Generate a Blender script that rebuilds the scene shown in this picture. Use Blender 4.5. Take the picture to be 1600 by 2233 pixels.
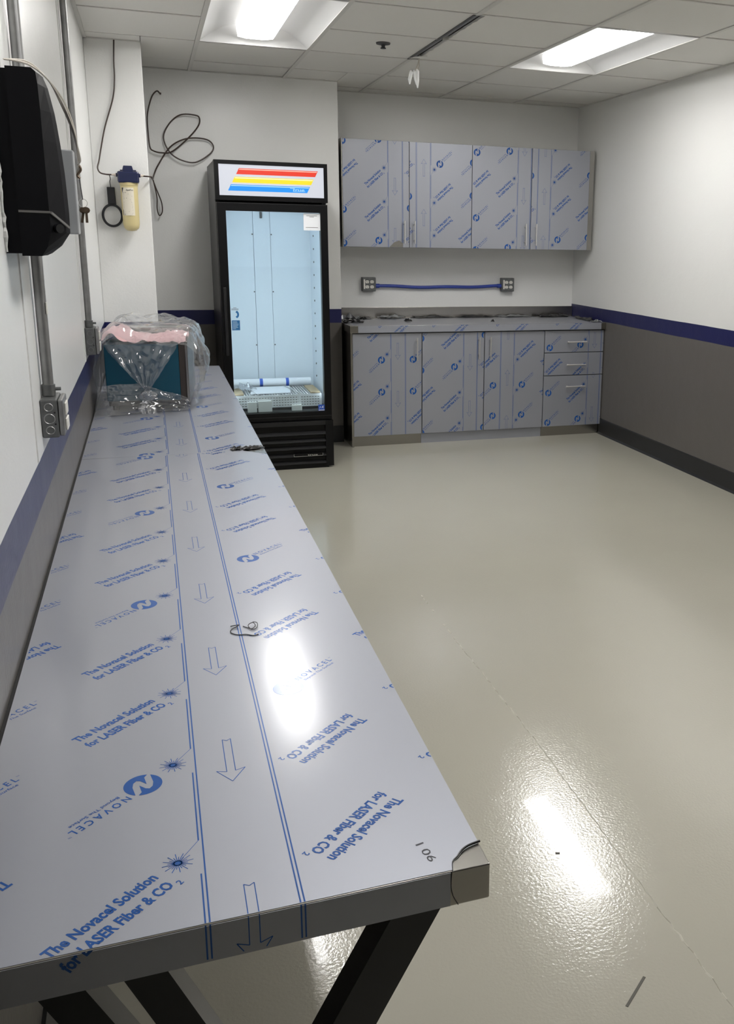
import bpy, bmesh, math, random
from mathutils import Vector, Matrix, noise
random.seed(7)
for o in list(bpy.data.objects): bpy.data.objects.remove(o, do_unlink=True)
scene = bpy.context.scene
C = scene.collection

# ------------------------------------------------------------------ camera
W_, H_ = 1600.0, 2233.0
yaw, pit, rol = 0.34983553, -0.23388662, -0.0188946
FPX, CXP, CYP = 2033.347, 1072.682, 1005.101
CAMZ = 1.58
fw = Vector((math.sin(yaw)*math.cos(pit), math.cos(yaw)*math.cos(pit), math.sin(pit)))
rt = Vector((math.cos(yaw), -math.sin(yaw), 0))
dn = fw.cross(rt)
r2 = math.cos(rol)*rt + math.sin(rol)*dn
d2 = -math.sin(rol)*rt + math.cos(rol)*dn
cam = bpy.data.cameras.new('camera'); camo = bpy.data.objects.new('camera', cam); C.objects.link(camo)
mx = Matrix.Identity(4)
for i in range(3):
    mx[i][0] = r2[i]; mx[i][1] = -d2[i]; mx[i][2] = -fw[i]
mx[0][3], mx[1][3], mx[2][3] = 0, 0, CAMZ
camo.matrix_world = mx
cam.sensor_fit = 'VERTICAL'; cam.sensor_height = 36.0; cam.sensor_width = 36.0
cam.lens = FPX/H_*36.0
cam.shift_x = -(CXP-W_/2)/H_
cam.shift_y = -(H_/2-CYP)/H_
cam.clip_start = 0.02
scene.camera = camo

# ------------------------------------------------------------------ world, exposure
wd = bpy.data.worlds.new('world'); scene.world = wd; wd.use_nodes = True
wd.node_tree.nodes['Background'].inputs[0].default_value = (0.9, 0.92, 1.0, 1)
wd.node_tree.nodes['Background'].inputs[1].default_value = 0.05
vs = scene.view_settings
vs.view_transform = 'Standard'; vs.look = 'None'; vs.gamma = 1.0; vs.use_curve_mapping = False
vs.exposure = 0.0
LAMP = 32.5          # emission of the ceiling lenses
LED = 15.0           # emission of the cooler's interior strips
SIGN = 0.60          # emission of the lit sign

# ------------------------------------------------------------------ materials
MATS = {}
def mat(name, col, rough=0.5, metal=0.0, spec=0.5, coat=0.0, bump=None, emit=None, var=None, alpha=None):
    m = bpy.data.materials.new(name); m.use_nodes = True; MATS[name] = m
    nt = m.node_tree; b = nt.nodes['Principled BSDF']
    b.inputs['Base Color'].default_value = (*col, 1); b.inputs['Roughness'].default_value = rough
    b.inputs['Metallic'].default_value = metal; b.inputs['Specular IOR Level'].default_value = spec
    b.inputs['Coat Weight'].default_value = coat
    if emit:
        b.inputs['Emission Color'].default_value = (*emit[0], 1); b.inputs['Emission Strength'].default_value = emit[1]
    if bump or var:
        tc = nt.nodes.new('ShaderNodeTexCoord'); mp = nt.nodes.new('ShaderNodeMapping')
        nt.links.new(tc.outputs['Object'], mp.inputs[0])
    if bump:
        sc, st, dist = bump[:3]
        if len(bump) > 3: mp.inputs['Scale'].default_value = bump[3]
        n = nt.nodes.new('ShaderNodeTexNoise'); n.inputs['Scale'].default_value = sc; n.inputs['Detail'].default_value = 3
        bp = nt.nodes.new('ShaderNodeBump'); bp.inputs['Strength'].default_value = st; bp.inputs['Distance'].default_value = dist
        nt.links.new(mp.outputs[0], n.inputs['Vector']); nt.links.new(n.outputs['Fac'], bp.inputs['Height'])
        nt.links.new(bp.outputs[0], b.inputs['Normal'])
    if var:
        sc, amt = var
        n2 = nt.nodes.new('ShaderNodeTexNoise'); n2.inputs['Scale'].default_value = sc; n2.inputs['Detail'].default_value = 4
        mixn = nt.nodes.new('ShaderNodeMix'); mixn.data_type = 'RGBA'
        mixn.inputs[6].default_value = (*[c*(1-amt) for c in col], 1); mixn.inputs[7].default_value = (*[min(1, c*(1+amt)) for c in col], 1)
        nt.links.new(tc.outputs['Object'], n2.inputs['Vector']); nt.links.new(n2.outputs['Fac'], mixn.inputs[0])
        nt.links.new(mixn.outputs[2], b.inputs['Base Color'])
    return m

ZST0, ZST1 = 0.932, 1.036
def wallmat(name):
    """white paint above, navy stripe, taupe below: paint colour by height"""
    m = bpy.data.materials.new(name); m.use_nodes = True; MATS[name] = m
    nt = m.node_tree; b = nt.nodes['Principled BSDF']
    g = nt.nodes.new('ShaderNodeNewGeometry'); sx = nt.nodes.new('ShaderNodeSeparateXYZ')
    nt.links.new(g.outputs['Position'], sx.inputs[0])
    # slightly wavering hand painted edge
    n0 = nt.nodes.new('ShaderNodeTexNoise'); n0.inputs['Scale'].default_value = 2.5
    nt.links.new(g.outputs['Position'], n0.inputs['Vector'])
    ma = nt.nodes.new('ShaderNodeMath'); ma.operation = 'MULTIPLY_ADD'; ma.inputs[1].default_value = 0.006
    nt.links.new(n0.outputs['Fac'], ma.inputs[0]); nt.links.new(sx.outputs[2], ma.inputs[2])
    def gt(v):
        k = nt.nodes.new('ShaderNodeMath'); k.operation = 'GREATER_THAN'; k.inputs[1].default_value = v + 0.003
        nt.links.new(ma.outputs[0], k.inputs[0]); return k
    a, c = gt(ZST0), gt(ZST1)
    m1 = nt.nodes.new('ShaderNodeMix'); m1.data_type = 'RGBA'
    m1.inputs[6].default_value = (0.125, 0.115, 0.106, 1); m1.inputs[7].default_value = (0.012, 0.014, 0.085, 1)
    m2 = nt.nodes.new('ShaderNodeMix'); m2.data_type = 'RGBA'; m2.inputs[7].default_value = (0.80, 0.80, 0.785, 1)
    nt.links.new(a.outputs[0], m1.inputs[0]); nt.links.new(m1.outputs[2], m2.inputs[6]); nt.links.new(c.outputs[0], m2.inputs[0])
    nt.links.new(m2.outputs[2], b.inputs['Base Color'])
    b.inputs['Roughness'].default_value = 0.33
    n = nt.nodes.new('ShaderNodeTexNoise'); n.inputs['Scale'].default_value = 90; n.inputs['Detail'].default_value = 3
    n3 = nt.nodes.new('ShaderNodeTexNoise'); n3.inputs['Scale'].default_value = 5
    nt.links.new(g.outputs['Position'], n.inputs['Vector']); nt.links.new(g.outputs['Position'], n3.inputs['Vector'])
    ad = nt.nodes.new('ShaderNodeMath'); ad.operation = 'MULTIPLY_ADD'; ad.inputs[1].default_value = 6.0
    nt.links.new(n3.outputs['Fac'], ad.inputs[0]); nt.links.new(n.outputs['Fac'], ad.inputs[2])
    bp = nt.nodes.new('ShaderNodeBump'); bp.inputs['Strength'].default_value = 0.35; bp.inputs['Distance'].default_value = 0.002
    nt.links.new(ad.outputs[0], bp.inputs['Height']); nt.links.new(bp.outputs[0], b.inputs['Normal'])
    return m

def clearmat(name, tint, base_fac, edge_fac, rough, dif=0.0):
    """thin clear sheet: transparent, with gloss that grows at grazing angles"""
    m = bpy.data.materials.new(name); m.use_nodes = True; MATS[name] = m
    nt = m.node_tree; nt.nodes.remove(nt.nodes['Principled BSDF']); out = nt.nodes['Material Output']
    tr = nt.nodes.new('ShaderNodeBsdfTransparent'); tr.inputs[0].default_value = (*tint, 1)
    gl = nt.nodes.new('ShaderNodeBsdfGlossy'); gl.inputs['Roughness'].default_value = rough
    lw = nt.nodes.new('ShaderNodeLayerWeight'); lw.inputs['Blend'].default_value = 0.25
    mr = nt.nodes.new('ShaderNodeMapRange'); mr.inputs[3].default_value = base_fac; mr.inputs[4].default_value = edge_fac
    nt.links.new(lw.outputs['Facing'], mr.inputs[0])
    mx1 = nt.nodes.new('ShaderNodeMixShader')
    nt.links.new(mr.outputs[0], mx1.inputs[0]); nt.links.new(tr.outputs[0], mx1.inputs[1]); nt.links.new(gl.outputs[0], mx1.inputs[2])
    last = mx1
    if dif:
        df = nt.nodes.new('ShaderNodeBsdfDiffuse'); df.inputs[0].default_value = (0.85, 0.87, 0.9, 1)
        mx2 = nt.nodes.new('ShaderNodeMixShader'); mx2.inputs[0].default_value = dif
        nt.links.new(mx1.outputs[0], mx2.inputs[1]); nt.links.new(df.outputs[0], mx2.inputs[2]); last = mx2
    nt.links.new(last.outputs[0], out.inputs[0])
    return m

wallmat('paint')
mat('floor_epoxy', (0.475, 0.455, 0.385), 0.12, spec=0.8, coat=0.2, bump=(130, 0.25, 0.002), var=(1.3, 0.05))
mat('paint_white', (0.80, 0.80, 0.785), 0.33, bump=(90, 0.35, 0.002))
mat('tile_white', (0.74, 0.73, 0.70), 0.85, bump=(140, 0.25, 0.002))
mat('tee_white', (0.62, 0.61, 0.58), 0.45)
mat('plenum', (0.10, 0.095, 0.085), 0.9)
mat('fixture_white', (0.80, 0.80, 0.80), 0.35)
mat('lens', (0.9, 0.9, 0.9), 0.4, emit=((1.0, 0.985, 0.96), LAMP))
mat('lens_side', (0.9, 0.9, 0.9), 0.4, emit=((1.0, 0.985, 0.96), 1.6))
mat('base_black', (0.014, 0.0145, 0.016), 0.4, var=(8, 0.3))
mat('film', (0.385, 0.40, 0.45), 0.45, metal=0.5, coat=0.55, bump=(3.0, 0.04, 0.02))
MATS['film'].node_tree.nodes['Principled BSDF'].inputs['Coat Roughness'].default_value = 0.16
mat('print_blue', (0.014, 0.095, 0.36), 0.4, spec=0.2, coat=0.5)
MATS['print_blue'].node_tree.nodes['Principled BSDF'].inputs['Coat Roughness'].default_value = 0.16
mat('ink_black', (0.02, 0.02, 0.03), 0.5)
mat('steel', (0.40, 0.385, 0.36), 0.26, metal=1.0, bump=(60, 0.06, 0.002, (1, 1, 40)))
mat('steel_dark', (0.10, 0.10, 0.10), 0.5, metal=0.6)
mat('handle_steel', (0.72, 0.71, 0.69), 0.35, metal=0.75)
mat('leg_black', (0.008, 0.008, 0.011), 0.35)
mat('gap_black', (0.008, 0.008, 0.009), 0.6)
mat('cooler_black', (0.0028, 0.0028, 0.0035), 0.35, spec=0.28)
mat('cooler_grey', (0.018, 0.018, 0.019), 0.35, spec=0.35)
mat('pan_grey', (0.10, 0.105, 0.11), 0.5)
mat('cooler_liner', (0.80, 0.85, 0.89), 0.4)
mat('led', (0.9, 0.95, 1), 0.4, emit=((0.86, 0.94, 1.0), LED))
mat('sign_white', (0.16, 0.16, 0.17), 0.4, emit=((0.86, 0.90, 1.0), SIGN))
mat('sign_red', (0.20, 0.012, 0.006), 0.4, emit=((0.85, 0.05, 0.025), 0.75))
mat('sign_pink', (0.2, 0.12, 0.10), 0.4, emit=((1, 0.55, 0.42), 0.8))
mat('sign_yellow', (0.2, 0.16, 0.006), 0.4, emit=((0.92, 0.74, 0.025), 0.85))
mat('sign_cream', (0.2, 0.2, 0.12), 0.4, emit=((0.97, 0.95, 0.55), 0.9))
mat('sign_blue', (0.004, 0.06, 0.18), 0.4, emit=((0.015, 0.30, 0.9), 0.85))
mat('sign_sky', (0.08, 0.14, 0.2), 0.4, emit=((0.38, 0.68, 1.0), 0.9))
clearmat('glass', (0.90, 0.95, 0.97), 0.03, 0.5, 0.02)
clearmat('clear_plastic', (0.93, 0.94, 0.96), 0.11, 0.75, 0.12, 0.11)
clearmat('smoked_plastic', (0.45, 0.46, 0.47), 0.05, 0.5, 0.1, 0.35)
mat('white_plastic', (0.86, 0.87, 0.87), 0.4)
mat('foam_white', (0.82, 0.82, 0.78), 0.8)
mat('paper_white', (0.85, 0.87, 0.9), 0.6)
mat('tape_blue', (0.03, 0.11, 0.55), 0.4)
mat('sticker_blue', (0.03, 0.17, 0.42), 0.4)
mat('sticker_sky', (0.45, 0.66, 0.80), 0.4)
mat('cardboard', (0.42, 0.33, 0.21), 0.8)
mat('dispenser_black', (0.0045, 0.0045, 0.006), 0.55, spec=0.12, bump=(200, 0.1, 0.001))
mat('dispenser_gloss', (0.004, 0.004, 0.006), 0.15)
mat('seam_grey', (0.14, 0.135, 0.13), 0.5)
mat('galvanized', (0.30, 0.30, 0.30), 0.4, metal=0.8, var=(25, 0.35))
mat('galv_dark', (0.15, 0.155, 0.155), 0.45, metal=0.6, var=(30, 0.35))
mat('wire_white', (0.62, 0.58, 0.52), 0.5)
mat('wire_dark', (0.05, 0.032, 0.025), 0.45)
mat('brass_old', (0.14, 0.10, 0.07), 0.5, metal=0.7)
mat('filter_navy', (0.018, 0.024, 0.07), 0.25)
mat('filter_yellow', (0.66, 0.56, 0.29), 0.3)
mat('label_paper', (0.72, 0.67, 0.56), 0.5)
mat('fitting', (0.65, 0.58, 0.50), 0.5)
mat('conduit_blue', (0.025, 0.055, 0.33), 0.35, bump=(60, 0.5, 0.003))
mat('ivory', (0.78, 0.76, 0.70), 0.4)
mat('teal_paint', (0.006, 0.075, 0.125), 0.35)
mat('brown_trim', (0.045, 0.035, 0.03), 0.5)
mat('pink_foam', (0.88, 0.58, 0.58), 0.7, bump=(40, 0.8, 0.01))
mat('scrap_dark', (0.012, 0.012, 0.013), 0.35)
mat('scrap_grey', (0.22, 0.225, 0.23), 0.35, metal=0.4)
mat('bead', (0.60, 0.58, 0.50), 0.3)
mat('scuff', (0.10, 0.095, 0.08), 0.6)
mat('sealant', (0.66, 0.66, 0.65), 0.7)

# ------------------------------------------------------------------ mesh builder
class MB:
    def __init__(s): s.v = []; s.f = []
    def add(s, vs_, fs_):
        n = len(s.v); s.v += [tuple(p) for p in vs_]; s.f += [tuple(i+n for i in f) for f in fs_]; return s
    def box(s, x0, x1, y0, y1, z0, z1):
        return s.add([(x0,y0,z0),(x1,y0,z0),(x1,y1,z0),(x0,y1,z0),(x0,y0,z1),(x1,y0,z1),(x1,y1,z1),(x0,y1,z1)],
                     [(0,3,2,1),(4,5,6,7),(0,1,5,4),(1,2,6,5),(2,3,7,6),(3,0,4,7)])
    def bar(s, p0, p1, w, h, up=(0,0,1)):
        p0, p1 = Vector(p0), Vector(p1); d = (p1-p0).normalized(); a = d.cross(Vector(up)).normalized(); b = a.cross(d)
        vs_ = []
        for p in (p0, p1):
            for sx, sy in ((-1,-1),(1,-1),(1,1),(-1,1)): vs_.append(p + a*sx*w/2 + b*sy*h/2)
        return s.add(vs_, [(0,1,2,3),(7,6,5,4),(0,4,5,1),(1,5,6,2),(2,6,7,3),(3,7,4,0)])
    def tube(s, pts, r, n=8, cap=True):
        pts = [Vector(p) for p in pts]; rings = []
        prev = None
        for i, p in enumerate(pts):
            d = (pts[min(i+1, len(pts)-1)] - pts[max(i-1, 0)]).normalized()
            if prev is None:
                a = d.cross(Vector((0,0,1)))
                if a.length < 0.1: a = d.cross(Vector((0,1,0)))
            else: a = prev - d*prev.dot(d)
            a.normalize(); prev = a; b = d.cross(a)
            rr = r[i] if isinstance(r, (list, tuple)) else r
            rings.append([p + a*math.cos(2*math.pi*k/n)*rr + b*math.sin(2*math.pi*k/n)*rr for k in range(n)])
        vs_ = [q for ring in rings for q in ring]; fs_ = []
        for i in range(len(rings)-1):
            for k in range(n):
                k2 = (k+1) % n; fs_.append((i*n+k, i*n+k2, (i+1)*n+k2, (i+1)*n+k))
        if cap: fs_.append(tuple(range(n-1, -1, -1))); fs_.append(tuple((len(rings)-1)*n+k for k in range(n)))
        return s.add(vs_, fs_)
    def rings(s, rings, cap=True):
        n = len(rings[0]); vs_ = [q for ring in rings for q in ring]; fs_ = []
        for i in range(len(rings)-1):
            for k in range(n):
                k2 = (k+1) % n; fs_.append((i*n+k, i*n+k2, (i+1)*n+k2, (i+1)*n+k))
        if cap: fs_.append(tuple(range(n-1, -1, -1))); fs_.append(tuple((len(rings)-1)*n+k for k in range(n)))
        return s.add(vs_, fs_)
    def lathe(s, prof, cx, cy, n=20):
        return s.rings([[(cx+r*math.cos(2*math.pi*k/n), cy+r*math.sin(2*math.pi*k/n), z) for k in range(n)] for r, z in prof])
    def prism(s, poly, y0, y1):
        """poly of (x, z) extruded along y"""
        return s.rings([[(x, y0, z) for x, z in poly], [(x, y1, z) for x, z in poly]])
    def build(s, name, m, parent=None, smooth=False, bevel=0.0, seg=2):
        me = bpy.data.meshes.new(name)
        off = Vector((0,0,0))
        root = parent
        while root is not None and root.parent is not None: root = root.parent
        if root is not None and 'world_parts' in root: off = root.location
        me.from_pydata([tuple(Vector(p)-off) for p in s.v], [], s.f); me.validate()
        bm = bmesh.new(); bm.from_mesh(me)
        bmesh.ops.recalc_face_normals(bm, faces=bm.faces)
        if bevel: bmesh.ops.bevel(bm, geom=list(bm.edges), offset=bevel, segments=seg, affect='EDGES', profile=0.5)
        bm.to_mesh(me); bm.free()
        me.materials.append(MATS[m])
        if smooth:
            for p in me.polygons: p.use_smooth = True
            try: me.set_sharp_from_angle(angle=math.radians(40))
            except Exception: pass
        o = bpy.data.objects.new(name, me); C.objects.link(o)
        if parent is not None: o.parent = parent
        return o
def box(name, m, x0, x1, y0, y1, z0, z1, parent=None, bevel=0.0): return MB().box(x0,x1,y0,y1,z0,z1).build(name, m, parent, bevel=bevel)
def struct(o): o['kind'] = 'structure'; return o
def tag(o, label, cat, group=None):
    o['label'] = label; o['category'] = cat
    if group: o['group'] = group
    return o
def thing(name, loc, label, cat, group=None, rz=None):
    o = bpy.data.objects.new(name, None); C.objects.link(o); o.location = loc; o.empty_display_size = 0.1
    if rz is None: o['world_parts'] = 1       # parts of this thing are written in world coordinates
    else: o.rotation_euler = (0, 0, rz)
    return tag(o, label, cat, group)
def smooth_path(pts, n=6):
    P = [Vector(p) for p in pts]; out = []
    for i in range(len(P)-1):
        p0, p1, p2, p3 = P[max(i-1,0)], P[i], P[i+1], P[min(i+2, len(P)-1)]
        for k in range(n):
            t = k/n
            out.append(0.5*((2*p1)+(p2-p0)*t+(2*p0-5*p1+4*p2-p3)*t*t+(3*p1-p0-3*p2+p3)*t**3))
    out.append(P[-1]); return out

# ------------------------------------------------------------------ room shell
XL, XR, ZC = -0.278, 3.492, 2.665
YF, YA, YC = 7.165, 7.60, 6.25          # wall behind cooler, alcove wall, face of column
YN = -4.0
XF = 1.365
struct(box('floor', 'floor_epoxy', XL-0.15, XR+0.15, YN-0.15, 7.8, -0.1, 0)); FLOOR = bpy.data.objects['floor']
struct(box('wall_left', 'paint', XL-0.12, XL, YN, 7.8, 0, 2.9))
struct(box('wall_right', 'paint', XR, XR+0.12, YN, 7.8, 0, 2.9))
struct(box('wall_back', 'paint', XL, XF, YF, 7.8, 0, 2.9))
struct(box('wall_alcove', 'paint_white', XF, XR, YA, 7.8, 0, 2.9))
struct(box('wall_column', 'paint', XL, 0.035, YC, YF, 0, 2.9, bevel=0.004))
struct(box('wall_near', 'paint', XL-0.12, XR+0.12, YN-0.12, YN, 0, 2.9))
struct(MB().prism([(XR, 0), (XR-0.022, 0), (XR-0.010, 0.014), (XR-0.008, 0.125), (XR, 0.130)], YN, 6.95).build('baseboard_right', 'base_black'))
struct(box('baseboard_back', 'base_black', 0.035, XF, YF-0.010, YF, 0, 0.13))
struct(box('baseboard_left', 'base_black', XL, XL+0.008, YN, YC, 0, 0.13))
for i, (y, w) in enumerate(((2.40, 0.03), (4.30, 0.03))):
    struct(MB().box(XL, XL+0.003, y, y+w, 1.04, ZC).build('trim_%d' % (i+1), 'paint'))
# cold joint running through the floor coating, and a scuff
m = MB(); x = 1.078; pts = []
y = 1.2
while y < 4.0:
    x = 1.078 + 0.006*math.sin(y*3.1) + random.uniform(-0.003, 0.003); pts.append((x, y)); y += 0.02
for (a, b) in zip(pts[:-1], pts[1:]):
    if 2.6 < a[1] and random.random() < (a[1]-2.6)*0.75: continue
    w = random.uniform(0.0008, 0.003)
    m.add([(a[0]-w, a[1], 0), (a[0]+w, a[1], 0), (b[0]+w, b[1], 0), (b[0]-w, b[1], 0), (a[0], a[1], 0.0016), (b[0], b[1], 0.0016)],
          [(0,4,5,3),(4,1,2,5),(0,1,4),(2,3,5)])
m.build('joint_bead', 'bead', FLOOR)
MB().bar((0.933,1.513,0.0006),(0.857,1.452,0.0006), 0.006, 0.001).build('scuff_mark', 'scuff', FLOOR)
MB().bar((0.917,1.967,0.0006),(0.928,1.963,0.0006), 0.007, 0.001).build('scuff_mark', 'scuff', FLOOR)

# ------------------------------------------------------------------ ceiling: slab, tee bars, tiles
CEIL = struct(box('ceiling', 'plenum', XL-0.12, XR+0.12, YN-0.12, 7.8, 2.86, 2.96))
GX = [XL, 0.345, 0.985, 1.622, 2.268, 2.905, XR]
GY = [YN] + [6.08-0.656*k for k in range(15, 0, -1)] + [6.08, 6.76, YF]
TW = 0.024
for x in GX[1:-1]:
    if abs(x-1.622) < 0.01:
        MB().box(x-TW/2, x+TW/2, YN, 4.775, ZC-0.003, ZC+0.03).build('tee_bar', 'tee_white', CEIL)
        MB().bar((x-0.014, 4.78, ZC+0.012), (x-0.014, 6.08, ZC+0.012), 0.012, 0.03).build('tee_bar', 'steel_dark', CEIL)
        MB().box(x-TW/2, x+TW/2, 6.075, YA, ZC-0.003, ZC+0.03).build('tee_bar', 'tee_white', CEIL)
    else:
        MB().box(x-TW/2, x+TW/2, YN, YA if x > XF else YF, ZC-0.003, ZC+0.03).build('tee_bar', 'tee_white', CEIL)
FIX = [(0.345, 0.985, 4.768, 6.06), (2.268, 2.905, 4.768, 6.08), (0.345, 0.985, 1.488, 2.80), (2.268, 2.905, 1.488, 2.80)]
def in_fix(xa, xb, ya, yb):
    for fx0, fx1, fy0, fy1 in FIX:
        if xa > fx0-0.05 and xb < fx1+0.05 and ya > fy0-0.1 and yb < fy1+0.1: return True
    return False
def tile(xa, xb, ya, yb):
    dz = random.uniform(-0.0012, 0.0012)
    g = 0.0135
    MB().box(xa+g, xb-g, ya+g*0.55, yb-g*0.55, ZC+0.003+dz, ZC+0.018+dz).build('ceiling_tile', 'tile_white', CEIL)
for i in range(len(GX)-1):
    xa, xb = GX[i], GX[i+1]
    ys = list(GY)
    if xa > 1.5: ys = ys[:-1] + [7.40, YA]
    for j in range(len(ys)-1):
        ya, yb = ys[j], ys[j+1]
        if in_fix(xa, xb, ya, yb): continue
        if i == 0 and ya > 6.5:
            tile(0.022, xb, ya, yb); continue
        if i == 0 and ya > 6.0:
            tile(0.022, xb, ya, yb); tile(xa, 0.045, ya, YC); continue
        if i == 2 and ya > 6.7:
            tile(xa, XF+0.01, ya, YF); tile(XF-0.012, xb, ya, 7.4); tile(XF-0.01, xb, 7.4, YA); continue
        xaa = xa
        if i == 3 and 4.7 < ya < 6.0: xaa = 1.668-0.0135
        tile(xaa, xb, ya, yb)
        if j > 0 and not (in_fix(xa, xb, ys[j-1], ya)):
            MB().box(xa+TW/2, xb-TW/2, ya-0.006, ya+0.006, ZC-0.001, ZC+0.02).build('cross_tee', 'tee_white', CEIL)
        elif j > 0:
            MB().box(xa+TW/2, xb-TW/2, ya-0.012, ya+0.012, ZC-0.003, ZC+0.03).build('cross_tee', 'tee_white', CEIL)
# wall angles
MB().box(XR-0.02, XR, YN, YA, ZC-0.002, ZC+0.002).build('wall_angle', 'tee_white', CEIL)
MB().box(XF, XR, YA-0.02, YA, ZC-0.002, ZC+0.002).build('wall_angle', 'tee_white', CEIL)
MB().box(0.035, XF, YF-0.02, YF, ZC-0.002, ZC+0.002).build('wall_angle', 'tee_white', CEIL)
MB().box(XL, XL+0.02, YN, YC, ZC-0.002, ZC+0.002).build('wall_angle', 'tee_white', CEIL)
MB().box(XL, 0.035, YC-0.02, YC, ZC-0.002, ZC+0.002).build('wall_angle', 'tee_white', CEIL)
# what shows in the open slot between the tiles
MB().tube([(1.650, 4.7, ZC+0.026), (1.648, 6.2, ZC+0.026)], 0.013, 10).build('conduit_run', 'galvanized', CEIL)
m = MB(); pts = []
for k in range(26):
    y = 4.82 + 1.22*k/25; pts.append((1.668+random.uniform(-0.008, 0.006), y))
for a, b in zip(pts[:-1], pts[1:]):
    m.add([(a[0],a[1],ZC+0.002),(b[0],b[1],ZC+0.002),(1.70,b[1],ZC+0.0035),(1.70,a[1],ZC+0.0035),
           (a[0]+0.006,a[1],ZC+0.016),(b[0]+0.006,b[1],ZC+0.016)], [(0,1,2,3),(0,1,5,4)])
m.build('broken_tile_edge', 'tile_white', CEIL)

def troffer(x0, x1, y0, y1, label):
    t = thing('ceiling_light', ((x0+x1)/2, (y0+y1)/2, ZC), label, 'ceiling light', 'recessed ceiling lights')
    xc = (x0+x1)/2; hw = (x1-x0)/2-0.010; lw = 0.108
    # curved reflector: half profile from rim to lens
    prof = []
    for k in range(9):
        a = k/8; prof.append((hw-(hw-lw)*a, 0.085*math.sin(a*math.pi/2)))
    poly = [(xc-x, ZC-0.001+z) for x, z in prof] + [(xc+x, ZC-0.001+z) for x, z in reversed(prof)]
    thick = [(x, z+0.006) for x, z in poly]
    m = MB(); n = len(poly)
    for ya, yb in ((y0+0.012, y1-0.012),):
        m.rings([[(x, ya, z) for x, z in poly+thick[::-1]], [(x, yb, z) for x, z in poly+thick[::-1]]])
    m.build('reflector', 'fixture_white', t, smooth=True)
    for ya, s in ((y0+0.012, 1), (y1-0.012, -1)):
        # sloped end plate, curved along its foot
        m = MB(); top = []; bot = []
        for k in range(13):
            a = -1+2*k/12; x = xc+a*(hw-0.004)
            zz = 0.085*math.sin(min(1, (1-abs(a))*hw/(hw-lw))*math.pi/2)
            bot.append((x, ya, ZC-0.001)); top.append((x, ya+s*(0.02+0.085*(1-a*a)), ZC-0.001+zz+0.002))
        m.add(bot+top+[(p[0], p[1]-s*0.008, p[2]+0.004) for p in bot+top], [(k, k+1, 14+k, 13+k) for k in range(12)] + [(26+k, 39+k, 40+k, 27+k) for k in range(12)])
        m.build('end_plate', 'fixture_white', t, smooth=True)
    la, lb = y0+0.03, y1-0.09
    MB().prism([(xc-lw+0.008, ZC+0.030), (xc-lw+0.008, ZC+0.026), (xc-0.05, ZC+0.018), (xc+0.05, ZC+0.018), (xc+lw-0.008, ZC+0.026), (xc+lw-0.008, ZC+0.030)], la, lb).build('lens', 'lens', t)
    for s_ in (-1, 1): MB().prism([(xc+s_*lw, ZC+0.082), (xc+s_*(lw-0.0075), ZC+0.026), (xc+s_*(lw-0.0115), ZC+0.030), (xc+s_*(lw-0.006), ZC+0.082)], la, lb).build('lens_side', 'lens_side', t)
    for ya, yb in ((la-0.003, la-0.0002), (lb+0.0002, lb+0.003)): MB().prism([(xc-lw, ZC+0.080), (xc-lw+0.008, ZC+0.026), (xc-0.05, ZC+0.018), (xc+0.05, ZC+0.018), (xc+lw-0.008, ZC+0.026), (xc+lw, ZC+0.080)], ya, yb).build('lens_side', 'lens_side', t)
    for xx in (x0+0.006, x1-0.006): MB().box(xx-0.005, xx+0.005, y0+0.006, y1-0.006, ZC-0.002, ZC+0.006).build('rim', 'fixture_white', t)
    for yy in (y0+0.008, y1-0.008): MB().box(x0+0.011, x1-0.011, yy-0.004, yy+0.004, ZC-0.002, ZC+0.006).build('rim', 'fixture_white', t)
    return t
LAB = ['lit recessed ceiling light above the drinks cooler, left of the sprinkler head', 'lit recessed ceiling light near the right wall, right of the dangling wires',
       'lit recessed ceiling light over the near end of the long counter', 'lit recessed ceiling light overhead near the right wall, nearest the viewer']
for f, l in zip(FIX, LAB): troffer(*f, l)

s = thing('sprinkler_head', (1.35, 5.664, ZC), 'small dark sprinkler head in the ceiling between the two lights', 'sprinkler')
MB().lathe([(0.002, ZC+0.002), (0.042, ZC+0.002), (0.040, ZC-0.006), (0.016, ZC-0.010), (0.002, ZC-0.010)], 1.35, 5.664, 24).build('escutcheon', 'steel_dark', s, smooth=True)
MB().lathe([(0.002, ZC-0.009), (0.012, ZC-0.010), (0.010, ZC-0.022), (0.016, ZC-0.026), (0.016, ZC-0.030), (0.002, ZC-0.031)], 1.35, 5.664, 14).build('nozzle', 'base_black', s, smooth=True)

s = thing('hanging_wires', (1.655, 6.02, ZC-0.12), 'short white wires with taped ends dangling from the open ceiling slot', 'wires')
MB().tube(smooth_path([(1.665, 6.02, ZC+0.05), (1.662, 6.02, ZC-0.01), (1.648, 6.01, ZC-0.05), (1.628, 6.0, ZC-0.085)]), 0.004, 6).build('wire', 'wire_white', s)
MB().tube(smooth_path([(1.668, 6.015, ZC+0.05), (1.660, 6.01, ZC-0.015), (1.656, 6.0, ZC-0.06), (1.634, 6.0, ZC-0.09)]), 0.003, 6).build('wire', 'wire_white', s)
for k, (dx, dz, l) in enumerate(((-0.025, -0.085, 0.075), (-0.006, -0.080, 0.10), (-0.045, -0.090, 0.07))):
    x = 1.648+dx; z = ZC+dz
    MB().tube([(x, 6.0, z+0.012), (x+0.004, 6.0, z), (x+0.012-0.01*k, 5.995, z-l*0.6), (x+0.016-0.012*k, 5.995, z-l)], [0.005, 0.012, 0.012, 0.004], 6).build('taped_end', 'white_plastic', s)
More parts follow.
